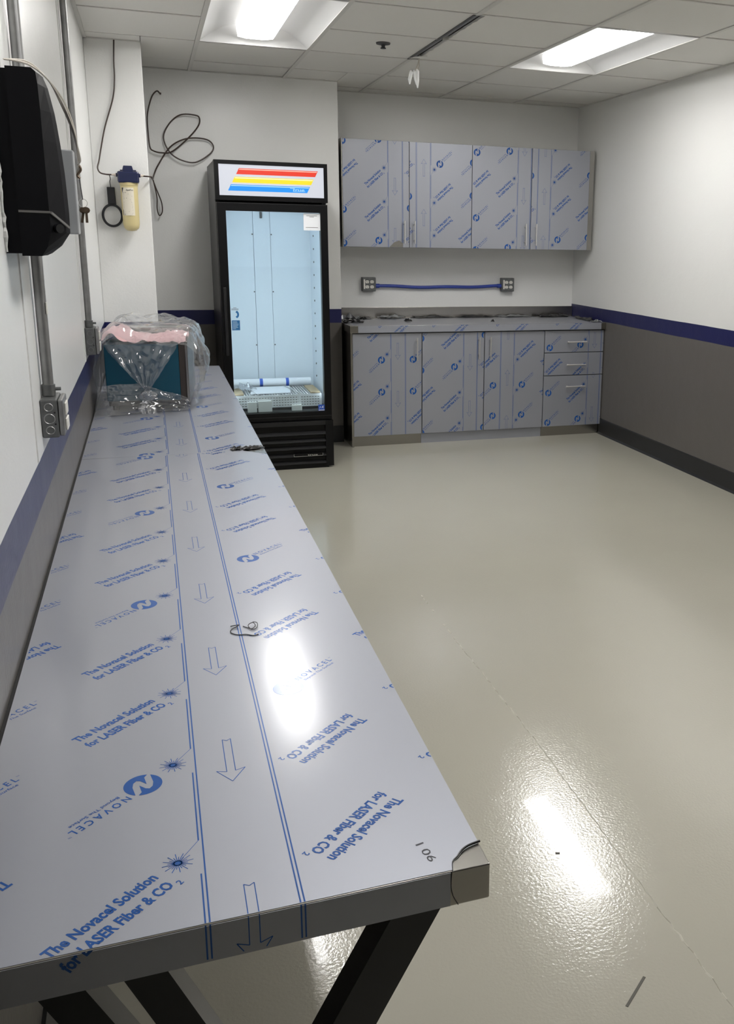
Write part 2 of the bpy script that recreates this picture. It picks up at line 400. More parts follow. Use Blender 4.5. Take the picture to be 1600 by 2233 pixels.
# torn tile flap beside the wires
o = MB().add([(1.60, 6.03, ZC-0.004), (1.685, 5.99, ZC-0.004), (1.69, 5.93, ZC-0.003), (1.64, 5.95, ZC-0.006), (1.615, 5.99, ZC-0.006),
              (1.60, 6.03, ZC+0.0), (1.685, 5.99, ZC+0.0), (1.69, 5.93, ZC+0.001), (1.64, 5.95, ZC-0.001), (1.615, 5.99, ZC-0.001)],
             [(0,1,2,3,4),(5,9,8,7,6),(0,5,6,1),(1,6,7,2),(2,7,8,3),(3,8,9,4),(4,9,5,0)]).build('torn_tile_flap', 'tile_white', CEIL)

# ------------------------------------------------------------------ printed protective film: pattern generator (flat print)
GLY = {}
def glyphs(txt, bold):
    key = (txt, bold)
    if key not in GLY:
        cu = bpy.data.curves.new('tmp_text', 'FONT'); cu.body = txt; cu.size = 1.0; cu.resolution_u = 2; cu.offset = bold
        ob = bpy.data.objects.new('tmp_text', cu); C.objects.link(ob)
        dg = bpy.context.evaluated_depsgraph_get(); ev = ob.evaluated_get(dg); me = ev.to_mesh(); me.calc_loop_triangles()
        V = [(v.co.x, v.co.y) for v in me.vertices]; T = [tuple(t.vertices) for t in me.loop_triangles]
        ev.to_mesh_clear(); bpy.data.objects.remove(ob, do_unlink=True); bpy.data.curves.remove(cu)
        xs = [p[0] for p in V]
        GLY[key] = (V, T, min(xs), max(xs))
    return GLY[key]
CAPH = 0.70
def text_tris(txt, org, ang, length, cap, bold=0.0, shear=0.0):
    V, T, a, b = glyphs(txt, bold); sx = length/(b-a); sy = cap/CAPH; c, s_ = math.cos(ang), math.sin(ang)
    P = []
    for x, y in V:
        X = (x-a)*sx + shear*y*sy; Y = y*sy; P.append((org[0]+X*c-Y*s_, org[1]+X*s_+Y*c))
    return [(P[i], P[j], P[k]) for i, j, k in T]
def quad(a, b, w):
    dx, dy = b[0]-a[0], b[1]-a[1]; l = math.hypot(dx, dy) or 1e-9; nx, ny = -dy/l*w/2, dx/l*w/2
    p = [(a[0]+nx, a[1]+ny), (a[0]-nx, a[1]-ny), (b[0]-nx, b[1]-ny), (b[0]+nx, b[1]+ny)]
    return [(p[0], p[1], p[2]), (p[0], p[2], p[3])]
def fan_poly(poly):
    from mathutils.geometry import tessellate_polygon
    vs_ = [Vector((x, y, 0)) for x, y in poly]
    return [tuple(poly[i] for i in t) for t in tessellate_polygon([vs_])]
def logo_unit():
    inner = [(0.21, 0.98), (0.06, 0.72), (0.19, 0.02), (-0.14, 0.40), (-0.34, 0.47), (-0.50, 0.25), (-0.53, -0.15), (-0.37, -0.93)]
    arc = [(math.cos(math.radians(a)), math.sin(math.radians(a))) for a in range(244, 77, -8)]
    left = fan_poly(inner + arc)
    return left + [tuple((-x, -y) for x, y in t) for t in left]
LOGO = logo_unit()
TH = math.radians(42)
def place(tris, org, ang, sc=1.0):
    c, s_ = math.cos(ang), math.sin(ang)
    return [tuple((org[0]+sc*(x*c-y*s_), org[1]+sc*(x*s_+y*c)) for x, y in t) for t in tris]
def loc2(org, ang, e1, e2): return (org[0]+e1*math.cos(ang)-e2*math.sin(ang), org[1]+e1*math.sin(ang)+e2*math.cos(ang))
def slogan(q, ang):
    """two line slogan; q is the place of the code square that leads it (left blank)"""
    out = text_tris('The Novacel Solution', loc2(q, ang, 0.030, 0.003), ang, 0.160, 0.0165, 0.035)
    out += text_tris('for LASER Fiber & CO', loc2(q, ang, 0.030, -0.0255), ang, 0.160, 0.0165, 0.035)
    out += text_tris('2', loc2(q, ang, 0.194, -0.031), ang, 0.0065, 0.0095, 0.02)
    return out
def brand(c_, ang):
    out = place(LOGO, c_, 0 if math.cos(ang) > 0 else math.pi, 0.0275)
    out += text_tris('N O V A C E L', loc2(c_, ang, 0.033, 0.003), ang, 0.100, 0.0125, 0.02)
    out += text_tris('Beyond The Surface', loc2(c_, ang, 0.040, -0.008), ang, 0.084, 0.0060, 0.012)
    out += text_tris('TM', loc2(c_, ang, 0.1355, 0.013), ang, 0.005, 0.003, 0.0)
    return out
PER = 0.2462
SEQ = {'A': dict(a='TnT', b='rNN', c='rrN', d='xxT', tip=0.173), 'B': dict(a='Tnn', b='rrN', c='rNN', d='xxx', tip=0.082)}
def film_tris(kind, vs0, v_lo, v_hi, u_lo, u_hi, u_line=0.0195, tip=None):
    """vs0: v of the k = 0 starburst; the print runs along v with the arrows pointing to -v"""
    S = SEQ[kind]; out = []
    du = u_line-0.0195
    k0 = int(math.floor((v_lo-vs0)/PER))-2; k1 = int(math.ceil((v_hi-vs0)/PER))+2
    out += quad((u_line+0.001, v_lo), (u_line+0.001, v_hi), 0.0021)
    for uu in (0.1285, 0.1335): out += quad((uu+du, v_lo), (uu+du, v_hi), 0.0021)
    for k in range(k0, k1+1):
        v = vs0+k*PER; us = -0.0125+du; sc = (us, v)
        # starburst
        n = 12
        for j in range(24):
            a = 2*math.pi*j/24 + 0.13; L = 0.0200 if j % 2 == 0 else 0.0130
            out += quad((us+0.004*math.cos(a), v+0.004*math.sin(a)), (us+L*math.cos(a), v+L*math.sin(a)), 0.0011)
        P = [(us+0.0058*math.cos(2*math.pi*j/n), v+0.0058*math.sin(2*math.pi*j/n)) for j in range(n)]
        out += [(sc, P[j], P[(j+1) % n]) for j in range(n)]
        ui = u_line-0.0042
        out += quad((us+0.004, v+0.006), (ui, v+0.041), 0.0008)
        out += quad((ui, v+0.041), (ui, v+PER-0.031), 0.0021)
        ka = S['a'][k % 3]
        if ka == 'T': out += slogan((us-0.1495-0.0135, v-0.152), TH)
        else: out += brand((us-0.0435, v-0.042), TH+math.pi)
        kb = S['b'][k % 3]
        if kb == 'r': out += slogan((-0.200+du, v+0.057), TH+math.pi)
        else: out += brand((-0.327+du, v-0.063), TH)
        kc = S['c'][k % 3]
        if kc == 'r': out += slogan((0.3135+du, v+0.079), TH+math.pi)
        else: out += brand((0.192+du, v-0.043), TH)
        kd = S['d'][k % 3]
        if kd == 'T': out += slogan((0.340+du, v+0.120), TH)
        else: out += slogan((0.524+du, v+0.262), TH+math.pi)
    ap = PER*1.5; t0 = vs0 + (S['tip'] if tip is None else tip)
    for j in range(int(math.floor((v_lo-t0)/ap))-1, int(math.ceil((v_hi-t0)/ap))+1):
        v = t0+j*ap; u = 0.0715+du
        P = [(u, v), (u+0.0215, v+0.034), (u+0.0065, v+0.0285), (u+0.0065, v+0.127), (u, v+0.1225), (u-0.0065, v+0.127), (u-0.0065, v+0.0285), (u-0.0215, v+0.034)]
        for a, b in zip(P, P[1:]+P[:1]): out += quad(a, b, 0.0013)
    return out
def clip(tris, u0, u1, v0, v1):
    res = []
    for t in tris:
        xs = [p[0] for p in t]; ys = [p[1] for p in t]
        if max(xs) <= u0 or min(xs) >= u1 or max(ys) <= v0 or min(ys) >= v1: continue
        poly = list(t)
        if not (min(xs) >= u0 and max(xs) <= u1 and min(ys) >= v0 and max(ys) <= v1):
            for ax, val, sg in ((0, u0, 1), (0, u1, -1), (1, v0, 1), (1, v1, -1)):
                new = []
                for i, p in enumerate(poly):
                    q = poly[(i+1) % len(poly)]; ip = (p[ax]-val)*sg >= 0; iq = (q[ax]-val)*sg >= 0
                    if ip: new.append(p)
                    if ip != iq:
                        f = (val-p[ax])/(q[ax]-p[ax]); new.append((p[0]+(q[0]-p[0])*f, p[1]+(q[1]-p[1])*f))
                poly = new
                if len(poly) < 3: break
        if len(poly) >= 3: res.append(poly)
    return res
def print_mesh(name, polys, fn, m, parent):
    mb = MB()
    for p in polys: mb.add([fn(*q) for q in p], [tuple(range(len(p)))])
    o = mb.build(name, m, parent)
    if name in ('film_print', 'label_print'): o['kind'] = 'stuff'      # fine print, too small to pick apart
    return o

# ------------------------------------------------------------------ long steel counter along the left wall
CT, CX0, CX1, CY0, CY1 = 0.775, -0.272, 0.377, 1.011, 6.05
ctr = thing('work_counter', (0.05, CY0, 0), 'long narrow steel counter under blue-printed protective film along the left wall', 'counter')
MB().box(CX0, CX1, CY0, CY1, CT-0.053, CT).build('top', 'steel', ctr, bevel=0.0022, seg=2)
FT = 0.0006
sh = 3.585
near = MB()
outline = [(CX0+0.001, CY0+0.002), (0.325, CY0+0.002), (0.328, CY0+0.008), (0.331, CY0+0.018), (0.339, CY0+0.024), (0.348, CY0+0.033), (0.358, CY0+0.039), (CX1-0.001, CY0+0.044), (CX1-0.001, sh), (CX0+0.001, sh)]
def slab(mb, poly, z0, z1):
    n = len(poly)
    mb.add([(x, y, z0) for x, y in poly]+[(x, y, z1) for x, y in poly], [tuple(range(n-1, -1, -1)), tuple(range(n, 2*n))]+[(i, (i+1) % n, n+(i+1) % n, n+i) for i in range(n)])
    return mb
f1 = slab(near, outline, CT, CT+FT).build('protective_film', 'film', ctr)
f2 = slab(MB(), [(CX0+0.001, sh+0.004), (CX1-0.001, sh-0.012), (CX1-0.001, CY1-0.002), (CX0+0.001, CY1-0.002)], CT, CT+FT*1.2).build('protective_film', 'film', ctr)
f3 = MB().box(CX0+0.001, 0.322, CY0-0.0007, CY0, CT-0.0515, CT-0.0015).build('protective_film', 'film', ctr)
tr = film_tris('A', 1.139, 0.90, sh+0.2, -0.4, 0.5)
print_mesh('film_print', [p for p in clip(tr, CX0+0.004, CX1-0.002, CY0+0.0025, sh-0.004) if not (p[0][0] > 0.326 and p[0][1] < CY0+0.048)], lambda u, v: (u, v, CT+FT+0.0002), 'print_blue', f1)
print_mesh('film_print', clip(tr, CX0+0.004, 0.315, CY0-0.047, CY0+0.0005), lambda u, v: (u, CY0-0.0010, CT-0.001-(CY0-v)), 'print_blue', f3)
tr = film_tris('A', 3.643-PER, sh-0.3, CY1+0.3, -0.4, 0.5, 0.0255, tip=0.335)
print_mesh('film_print', clip(tr, CX0+0.004, CX1-0.002, sh+0.008, CY1-0.006), lambda u, v: (u, v, CT+FT*1.2+0.0002), 'print_blue', f2)
# hand lettering by the torn corner, reads from the far side
hand = text_tris('I 06', (0.2925, 1.078), math.radians(-78), 0.042, 0.012, 0.0)
print_mesh('hand_lettering', clip(hand, 0, 1, 0, 9), lambda u, v: (u, v, CT+FT+0.0003), 'ink_black', f1)
# curled dark edge where the corner film is torn away
m = MB(); P = [(0.3245, CY0-0.0015, CT+0.0005), (0.3300, CY0+0.017, CT+0.0012), (0.339, CY0+0.0245, CT+0.0022), (0.348, CY0+0.0335, CT+0.003), (0.360, CY0+0.040, CT+0.0035), (0.3775, CY0+0.0445, CT+0.003)]
m.tube(smooth_path(P, 4), [0.0005+0.0011*min(1, i/12) for i in range(21)], 6); m.build('film_curl', 'scrap_dark', ctr)
m = MB().tube(smooth_path([(0.3235, CY0-0.001, CT), (0.3225, CY0-0.0015, CT-0.02), (0.3255, CY0-0.0015, CT-0.037), (0.3325, CY0-0.0012, CT-0.0515)], 4), 0.0006, 5); m.build('film_curl', 'scrap_dark', ctr)
# joint against wall
box('back_joint', 'gap_black', XL+0.0005, CX0, CY0+0.003, CY1, CT-0.05, CT-0.001, ctr)
# crossed trestle legs
def trestle(y, parent):
    for (xa, xb, w) in ((0.322, -0.085, 0.062), (-0.213, 0.150, 0.050), (-0.105, 0.215, 0.050)):
        yo = y if xa > 0 else y+0.055
        MB().bar((xa, yo, CT-0.054), (xb, yo, 0.0), w, 0.05, up=(0, 1, 0)).build('leg', 'leg_black', parent)
    MB().box(-0.245, 0.355, y-0.02, y+0.08, CT-0.062, CT-0.053).build('top_rail', 'leg_black', parent)
trestle(1.10, ctr); trestle(5.55, ctr)
# bits lying on it
def crumple(name, cx, cy, cz, sx, sy, sz, m, label, cat, group=None, seed=0, rz=0.0, n=9):
    mb = MB(); g = {}
    vs_ = []; fs_ = []
    for i in range(n):
        for j in range(n):
            a, b = i/(n-1)-0.5, j/(n-1)-0.5
            nv = noise.noise_vector(Vector((a*4+seed*3.1, b*4+seed*7.7, seed)))
            r = 1+0.35*nv.x
            x, y = a*sx*r, b*sy*(1+0.45*nv.y)
            z = abs(nv.z)*1.6*sz*(1-abs(a)*0.9)
            c, s_ = math.cos(rz), math.sin(rz)
            vs_.append((cx+x*c-y*s_, cy+x*s_+y*c, cz+0.0006+max(0, z)))
    k = len(vs_)
    vs_ += [(p[0], p[1], p[2]+0.0008) for p in vs_]
    for i in range(n-1):
        for j in range(n-1):
            q = (i*n+j, (i+1)*n+j, (i+1)*n+j+1, i*n+j+1); fs_.append(q[::-1]); fs_.append(tuple(t+k for t in q))
    mb.add(vs_, fs_)
    o = mb.build(name, m)
    # put the origin at the base
    me = o.data; off = Vector((cx, cy, cz))
    for v in me.vertices: v.co -= off
    o.location = off
    return tag(o, label, cat, group)
crumple('film_scrap', 0.274, 3.612, CT+FT, 0.040, 0.05, 0.012, 'scrap_dark', 'curled black scrap of film on the long counter, left of the torn strip', 'film scrap', seed=3)
crumple('film_scrap', 0.335, 3.615, CT+FT, 0.075, 0.05, 0.012, 'scrap_dark', 'torn black strip of film at the long counter\'s edge in front of the cooler', 'film scrap', seed=5, rz=0.3)
# torn-back patch showing bare steel
slab(MB(), [(0.292, 3.588), (0.325, 3.598), (CX1-0.002, 3.585), (CX1-0.002, 3.505), (0.335, 3.545)], CT+FT, CT+FT+0.0004).build('bare_patch', 'steel', ctr)
w = thing('twisted_wire', (0.13, 1.87, CT), 'thin twisted wire tie with a small coil lying on the long counter', 'wire tie')
zz = CT+FT+0.0015
MB().tube(smooth_path([(0.115,1.900,zz),(0.132,1.893,zz+0.004),(0.117,1.885,zz),(0.113,1.868,zz),(0.125,1.852,zz),(0.142,1.849,zz),(0.156,1.839,zz),(0.166,1.843,zz)],5), 0.0011, 5).build('tie', 'steel_dark', w)
MB().tube(smooth_path([(0.140,1.893,zz),(0.150,1.880,zz),(0.156,1.870,zz+0.002),(0.164,1.880,zz+0.004),(0.160,1.895,zz+0.005),(0.150,1.888,zz+0.003),(0.155,1.872,zz),(0.166,1.874,zz+0.001),(0.169,1.893,zz+0.004),(0.161,1.903,zz+0.003)],5), 0.0009, 5).build('coil', 'steel_dark', w)

# ------------------------------------------------------------------ base cabinets, counter and wall cabinets in the alcove
def handle_v(x, z0, z1, yf, parent):
    h = MB().tube([(x, yf-0.032, z0), (x, yf-0.032, z1)], 0.0055, 10).build('handle', 'handle_steel', parent, smooth=True)
    for z in (z0+0.025, z1-0.025): MB().tube([(x, yf-0.032, z), (x, yf, z)], 0.0045, 8).build('handle_post', 'handle_steel', h)
def handle_h(x0, x1, z, yf, parent):
    h = MB().tube([(x0, yf-0.032, z), (x1, yf-0.032, z)], 0.0055, 10).build('handle', 'handle_steel', parent, smooth=True)
    for x in (x0+0.02, x1-0.02): MB().tube([(x, yf-0.032, z), (x, yf, z)], 0.0045, 8).build('handle_post', 'handle_steel', h)
def panel(name, x0, x1, z0, z1, yf, parent, film, gap=0.003):
    """steel front with printed film; film = (kind, line x, z of k=1 burst, direction)"""
    d = MB().box(x0+gap, x1-gap, yf, yf+0.018, z0+gap, z1-gap).build(name, 'film', parent, bevel=0.0012, seg=1)
    kind, xl, zs, kk, sg = film
    vs0 = -kk*PER
    fu = lambda u, v: (xl+sg*(u-0.0175), yf-0.0004, zs+sg*v)
    if sg > 0: u0, u1, v0, v1 = x0+gap-xl+0.0175, x1-gap-xl+0.0175, z0+gap-zs, z1-gap-zs
    else: u0, u1, v0, v1 = xl-(x1-gap)+0.0175, xl-(x0+gap)+0.0175, zs-(z1-gap), zs-(z0+gap)
    print_mesh('film_print', clip(film_tris(kind, vs0, v0, v1, u0, u1), u0+0.001, u1-0.001, v0+0.001, v1-0.001), fu, 'print_blue', d)
    return d
YB, ZB0, ZB1 = 6.93, 0.080, 0.870
XB = [1.397, 1.938, 2.447, 2.959, 3.488]
BY1 = YA-0.002
def carcass(x0, x1, parent, toe):
    MB().box(x0+0.001, x1-0.001, YB+0.019, BY1, ZB0+0.002, 0.876).build('body', 'steel_dark', parent)
    MB().box(x0+0.001, x1-0.001, YB+0.030, BY1, 0.0, ZB0+0.002).build('toe_kick', toe, parent)
b1 = thing('base_cabinet', ((XB[0]+XB[1])/2, YB, 0), 'single-door film-wrapped base cabinet at the left end, beside the cooler', 'cabinet', 'base cabinets under the alcove counter')
carcass(XB[0], XB[1], b1, 'steel')
MB().box(XB[0]-0.012, XB[0]+0.004, YB+0.004, BY1, 0.0, 0.876).build('side_panel', 'steel', b1)
d = panel('door', XB[0], XB[1], ZB0, ZB1, YB, b1, ('B', 1.692, 0.464, 1, 1)); handle_v(1.893, 0.66, 0.834, YB, d)
b2 = thing('base_cabinet', ((XB[1]+XB[3])/2, YB, 0), 'two-door film-wrapped base cabinet in the middle of the alcove counter', 'cabinet', 'base cabinets under the alcove counter')
carcass(XB[1], XB[3], b2, 'film')
d = panel('door', XB[1], XB[2], ZB0, ZB1, YB, b2, ('A', 2.274, 0.642, 1, 1)); handle_v(2.396, 0.662, 0.830, YB, d)
d = panel('door', XB[2], XB[3], ZB0, ZB1, YB, b2, ('B', 2.698, 0.399, 1, -1)); handle_v(2.490, 0.662, 0.830, YB, d)
b3 = thing('drawer_cabinet', ((XB[3]+XB[4])/2, YB, 0), 'film-wrapped base cabinet of three drawers in the corner by the right wall', 'cabinet', 'base cabinets under the alcove counter')
carcass(XB[3], XB[4], b3, 'steel')
for (z0, z1, zs, kk, zh) in ((0.690, ZB1, 0.794, 1, 0.777), (0.503, 0.690, 0.590, 0, 0.591), (ZB0, 0.503, 0.179, 1, 0.413)):
    d = panel('drawer', XB[3], XB[4], z0, z1, YB, b3, ('A', 3.350, zs, kk, 1)); handle_h(3.148, 3.320, zh, YB, d)
ac = thing('alcove_countertop', (2.43, 6.9, 0.876), 'steel countertop with upstand lying over the base cabinets in the alcove', 'countertop')
NZ0, NZ1, NY = 0.8765, 0.930, 6.905
MB().box(1.376, XR-0.002, NY, BY1, NZ0, NZ1).build('top', 'steel', ac, bevel=0.002)
MB().box(1.385, XR-0.003, YA-0.022, YA-0.001, NZ1, 1.016).build('upstand', 'steel', ac, bevel=0.001)
nf = MB().box(1.438, XR-0.045, NY-0.0008, NY, NZ0+0.001, NZ1-0.001).build('protective_film', 'film', ac)
tf = slab(MB(), [(1.41, NY+0.04), (1.45, NY+0.001), (XR-0.03, NY+0.001), (XR-0.03, YA-0.05), (1.40, YA-0.06)], NZ1, NZ1+0.0006).build('protective_film', 'film', ac)
tr = []
for xx in (1.80, 2.28, 2.78, 3.25): tr += text_tris('The Novacel', (xx-0.02, NZ1+0.012), TH+math.pi, 0.09, 0.016, 0.022) + text_tris('for LASER', (xx+0.012, NZ1+0.006), TH+math.pi, 0.08, 0.016, 0.022)
for xx in (1.60, 2.02, 2.54, 3.05): tr += text_tris('CO', (xx, NZ1-0.020), TH, 0.03, 0.016, 0.022)
print_mesh('film_print', clip(tr, 1.445, XR-0.05, NZ0+0.004, NZ1-0.002), lambda u, v: (u, NY-0.0012, v), 'print_blue', nf)
# torn film left along the back and ends of that countertop
SC = [(1.455, 7.20, 0.14, 0.10, 0.035, 'scrap_dark', 'black crumpled film scrap on the alcove counter\'s left front end'),
      (1.46, 7.40, 0.16, 0.14, 0.06, 'scrap_grey', 'grey crumpled film heaped at the alcove counter\'s back left corner'),
      (1.62, 7.50, 0.12, 0.10, 0.02, 'scrap_dark', 'flat black film scrap left of the domed one against the steel upstand'),
      (1.84, 7.52, 0.22, 0.08, 0.045, 'scrap_grey', 'domed grey film scrap against the steel upstand below the left outlet box'),
      (1.91, 7.235, 0.055, 0.05, 0.022, 'scrap_dark', 'small black film scrap alone near the alcove counter\'s front, left of centre'),
      (2.20, 7.53, 0.34, 0.06, 0.025, 'scrap_dark', 'long black film strip at the foot of the steel upstand, left of centre'),
      (2.58, 7.53, 0.34, 0.06, 0.020, 'scrap_dark', 'long black film strip by the steel upstand, under the blue conduit\'s right half'),
      (2.573, 7.10, 0.022, 0.03, 0.02, 'scrap_dark', 'tiny black speck of film near the alcove counter\'s front edge, right of centre'),
      (2.93, 7.53, 0.26, 0.07, 0.025, 'scrap_grey', 'grey film strip by the steel upstand under the right outlet box'),
      (3.28, 7.50, 0.26, 0.10, 0.035, 'scrap_dark', 'black film scrap in the alcove counter\'s back right corner'),
      (3.43, 7.20, 0.07, 0.32, 0.03, 'scrap_dark', 'black film strip along the alcove counter\'s right end against the navy stripe'),
      (3.42, 6.95, 0.08, 0.06, 0.03, 'scrap_grey', 'grey film curl at the alcove counter\'s front right corner')]
for k, (x, y, sx, sy, sz, m_, l) in enumerate(SC):
    crumple('film_scrap', x, y, NZ1+0.0008, sx, sy, sz, m_, l, 'film scrap', 'film scraps on the alcove counter', seed=k+11)
YU, ZU0, ZU1 = 7.20, 1.50, 2.285
XU = [1.397, 1.911, 2.417, 2.920, 3.427]
def upper(i, label, films, hs):
    t = thing('wall_cabinet', ((XU[i]+XU[i+2])/2, YU, ZU0), label, 'cabinet', 'wall cabinets over the alcove counter')
    MB().box(XU[i]+0.001, XU[i+2]-0.001, YU+0.019, YA-0.001, ZU0, ZU1).build('body', 'steel', t)
    for j in (0, 1):
        d = panel('door', XU[i+j], XU[i+j+1], ZU0, ZU1, YU, t, films[j], gap=0.002); handle_v(hs[j], 1.532, 1.702, YU, d)
    return t
u1 = upper(0, 'left two-door film-wrapped wall cabinet, next to the cooler', [('A', 1.744, 1.593, 1, 1), ('A', 2.080, 2.088, 1, -1)], (1.867, 1.949))
u2 = upper(2, 'right two-door film-wrapped wall cabinet, next to the right wall', [('A', 2.799, 1.555, 1, 1), ('A', 3.086, 1.539, 1, -1)], (2.870, 2.959))
MB().box(XU[4], 3.468, YU+0.004, YA-0.001, ZU0, ZU1).build('filler_panel', 'steel', u2)
MB().box(XU[0]-0.006, XU[0]+0.002, YU+0.004, YA-0.001, ZU0, ZU1).build('side_panel', 'steel', u1)
# peeled bare corner of the first door
slab_ = [(1.755, 0), (1.86, 0), (1.86, 0.028), (1.83, 0.05), (1.79, 0.035)]
MB().add([(x, YU-0.0006, ZU0+0.004+z) for x, z in slab_], [tuple(range(5))]).build('bare_patch', 'steel', u1)

# ------------------------------------------------------------------ outlet boxes joined by a blue flexible conduit
def outlet(xc, zc, label):
    t = thing('outlet_box', (xc, YA, zc), label, 'outlet', 'outlet boxes over the alcove counter')
    h = 0.056; y0 = YA-0.055
    MB().box(xc-h, xc+h, y0, YA-0.0005, zc-h, zc+h).build('box', 'galv_dark', t, bevel=0.005)
    p = MB().box(xc-h+0.003, xc+h-0.003, y0-0.006, y0, zc-h+0.003, zc+h-0.003).build('cover_plate', 'galv_dark', t, bevel=0.003)
    MB().box(xc-0.046, xc-0.034, y0-0.0065, y0-0.0055, zc-0.036, zc+0.040).build('label_strip', 'ivory', p)
    for ix in (-0.017, 0.022):
        for iz in (-0.020, 0.020):
            q = MB().rings([[(xc+ix+r*0.0155*math.cos(a), y, zc+iz+r*0.0145*max(-0.85, min(0.85, math.sin(a)))) for a in [2*math.pi*k/16 for k in range(16)]] for y, r in ((y0-0.006, 1), (y0-0.0095, 0.96))]).build('receptacle', 'ivory', p)
            for sx, w_, hh in ((-0.005, 0.002, 0.008), (0.005, 0.002, 0.007)):
                MB().box(xc+ix+sx-w_/2, xc+ix+sx+w_/2, y0-0.0098, y0-0.0096, zc+iz-0.001, zc+iz-0.001+hh).build('slot', 'gap_black', q)
            MB().box(xc+ix-0.002, xc+ix+0.002, y0-0.0098, y0-0.0096, zc+iz-0.010, zc+iz-0.006).build('slot', 'gap_black', q)
    return t
outlet(1.667, 1.203, 'grey four-socket outlet box at the left end of the blue conduit')
outlet(2.868, 1.201, 'grey four-socket outlet box at the right end of the blue conduit')
t = thing('blue_conduit', (2.27, YA, 1.19), 'blue flexible conduit running between the two outlet boxes', 'conduit')
P = []
for k in range(30):
    a = k/29; P.append((1.742+(2.795-1.742)*a, YA-0.028, 1.190-0.010*math.sin(math.pi*a)+0.003*math.sin(a*14)))
MB().tube(P, 0.0135, 10).build('tube', 'conduit_blue', t, smooth=True)
for xa, xb in ((1.7235, 1.756), (2.7795, 2.8115)): MB().tube([(xa, YA-0.028, 1.190), (xb, YA-0.028, 1.190)], 0.018, 10).build('connector', 'conduit_blue', t, smooth=True)

# ------------------------------------------------------------------ glass-door drinks cooler
FX0, FX1, FY0, FY1, FZ1 = 0.422, 1.135, 6.358, 7.105, 2.033
fr = thing('drinks_cooler', ((FX0+FX1)/2, FY0, 0), 'tall black glass-door drinks cooler with a lit striped sign', 'refrigerator')
# shell: sides, back, top, bottom
S0 = FY0+0.055
MB().box(FX0+0.004, FX0+0.030, S0, FY1, 0.03, FZ1-0.01).build('side_wall', 'cooler_grey', fr)
MB().box(FX1-0.030, FX1-0.004, S0, FY1, 0.03, FZ1-0.01).build('side_wall', 'cooler_grey', fr)
MB().box(FX0+0.030, FX1-0.030, FY1-0.03, FY1, 0.03, FZ1-0.01).build('back_wall', 'cooler_grey', fr)
MB().box(FX0+0.004, FX1-0.004, S0, FY1, FZ1-0.01, FZ1).build('roof', 'cooler_grey', fr)
MB().box(FX0+0.030, FX1-0.030, S0, FY1-0.03, 0.03, 0.383).build('machine_bay', 'cooler_black', fr)
# liner
IX0, IX1, IY0, IY1, IZ0, IZ1 = FX0+0.042, FX1-0.031, FY0+0.060, 6.965, 0.398, 1.765
m = MB()
m.box(IX0-0.011, IX0, IY0, IY1, IZ0, IZ1).box(IX1, IX1+0.004, IY0, IY1, IZ0, IZ1).box(IX0, IX1, IY0, IY1, IZ1, IZ1+0.01)
m.build('liner', 'cooler_liner', fr)
MB().box(IX0, IX1, IY0, IY1, IZ0-0.014, IZ0).build('drain_pan', 'pan_grey', fr)
for y_ in (6.50, 6.80): MB().box(IX0, IX1, y_, y_+0.02, IZ0, 0.424).build('shelf_support', 'pan_grey', fr)
for xa, xb in ((IX0, 0.706), (0.708, 0.824), (0.826, IX1)):
    MB().box(xa, xb, IY1-(0.018 if xa < 0.707 or xa > 0.82 else 0.022), IY1+0.01, IZ0, IZ1).build('back_panel', 'cooler_liner', fr)
for x in (0.700, 0.832):
    for z in (1.58, 1.18, 0.80): MB().tube([(x, IY1-0.020, z), (x, IY1-0.025, z)], 0.005, 8).build('screw', 'seam_grey', fr)
MB().box(0.755, 0.772, IY1-0.034, IY1-0.02, 1.690, 1.735).build('thermostat_probe', 'seam_grey', fr, bevel=0.004)
for x in (IX0+0.003, IX1-0.0085):
    MB().box(x, x+0.0075, IY0+0.002, IY0+0.014, 0.50, 1.74).build('light_strip', 'led', fr)
MB().box(IX0+0.02, IX1-0.02, IY0+0.004, IY0+0.02, IZ1-0.012, IZ1-0.003).build('light_strip', 'led', fr)
for x in (IX1-0.004,):
    for k in range(13): MB().box(x-0.0015, x+0.0045, 6.78, 6.783, 0.58+k*0.09, 0.592+k*0.09).build('slot', 'seam_grey', fr)
# lit sign
MB().box(FX0+0.02, FX1-0.02, FY0+0.012, S0, 1.80, FZ1-0.01).build('sign_housing', 'cooler_black', fr)
m = MB(); z0, z1 = 1.789, FZ1
m.box(FX0, FX0+0.028, FY0, S0+0.02, z0, z1).box(FX1-0.024, FX1, FY0, S0+0.02, z0, z1).box(FX0+0.028, FX1-0.024, FY0, S0+0.02, 2.008, z1).box(FX0+0.028, FX1-0.024, FY0, S0+0.02, z0, 1.818)
m.build('sign_frame', 'cooler_black', fr)
sg = MB().box(FX0+0.028, FX1-0.024, FY0+0.004, FY0+0.012, 1.818, 2.008).build('sign_panel', 'sign_white', fr)
def para(z0, z1, xb, w, mats):
    k = 0.50   # slant
    hh = z1-z0
    y = FY0+0.0036
    o = MB().add([(xb, y, z0), (xb+w, y, z0), (xb+w+k*hh, y, z1), (xb+k*hh, y, z1)], [(0,1,2,3)]).build('sign_stripe', mats[0], sg)
    t_ = 0.0055; b_ = 0.004
    y -= 0.0004
    m_ = MB()
    m_.add([(xb+k*(hh-b_-t_)+0.004, y, z1-b_-t_), (xb+w+k*(hh-b_-t_)-0.004, y, z1-b_-t_), (xb+w+k*(hh-b_)-0.004, y, z1-b_), (xb+k*(hh-b_)+0.004, y, z1-b_)], [(0,1,2,3)])
    m_.build('sign_highlight', mats[1], o)
    return o
para(1.949, 1.986, 0.557, 0.499, ('sign_red', 'sign_pink')); para(1.898, 1.933, 0.530, 0.499, ('sign_yellow', 'sign_cream'))
bl = para(1.847, 1.886, 0.503, 0.499, ('sign_blue', 'sign_sky'))
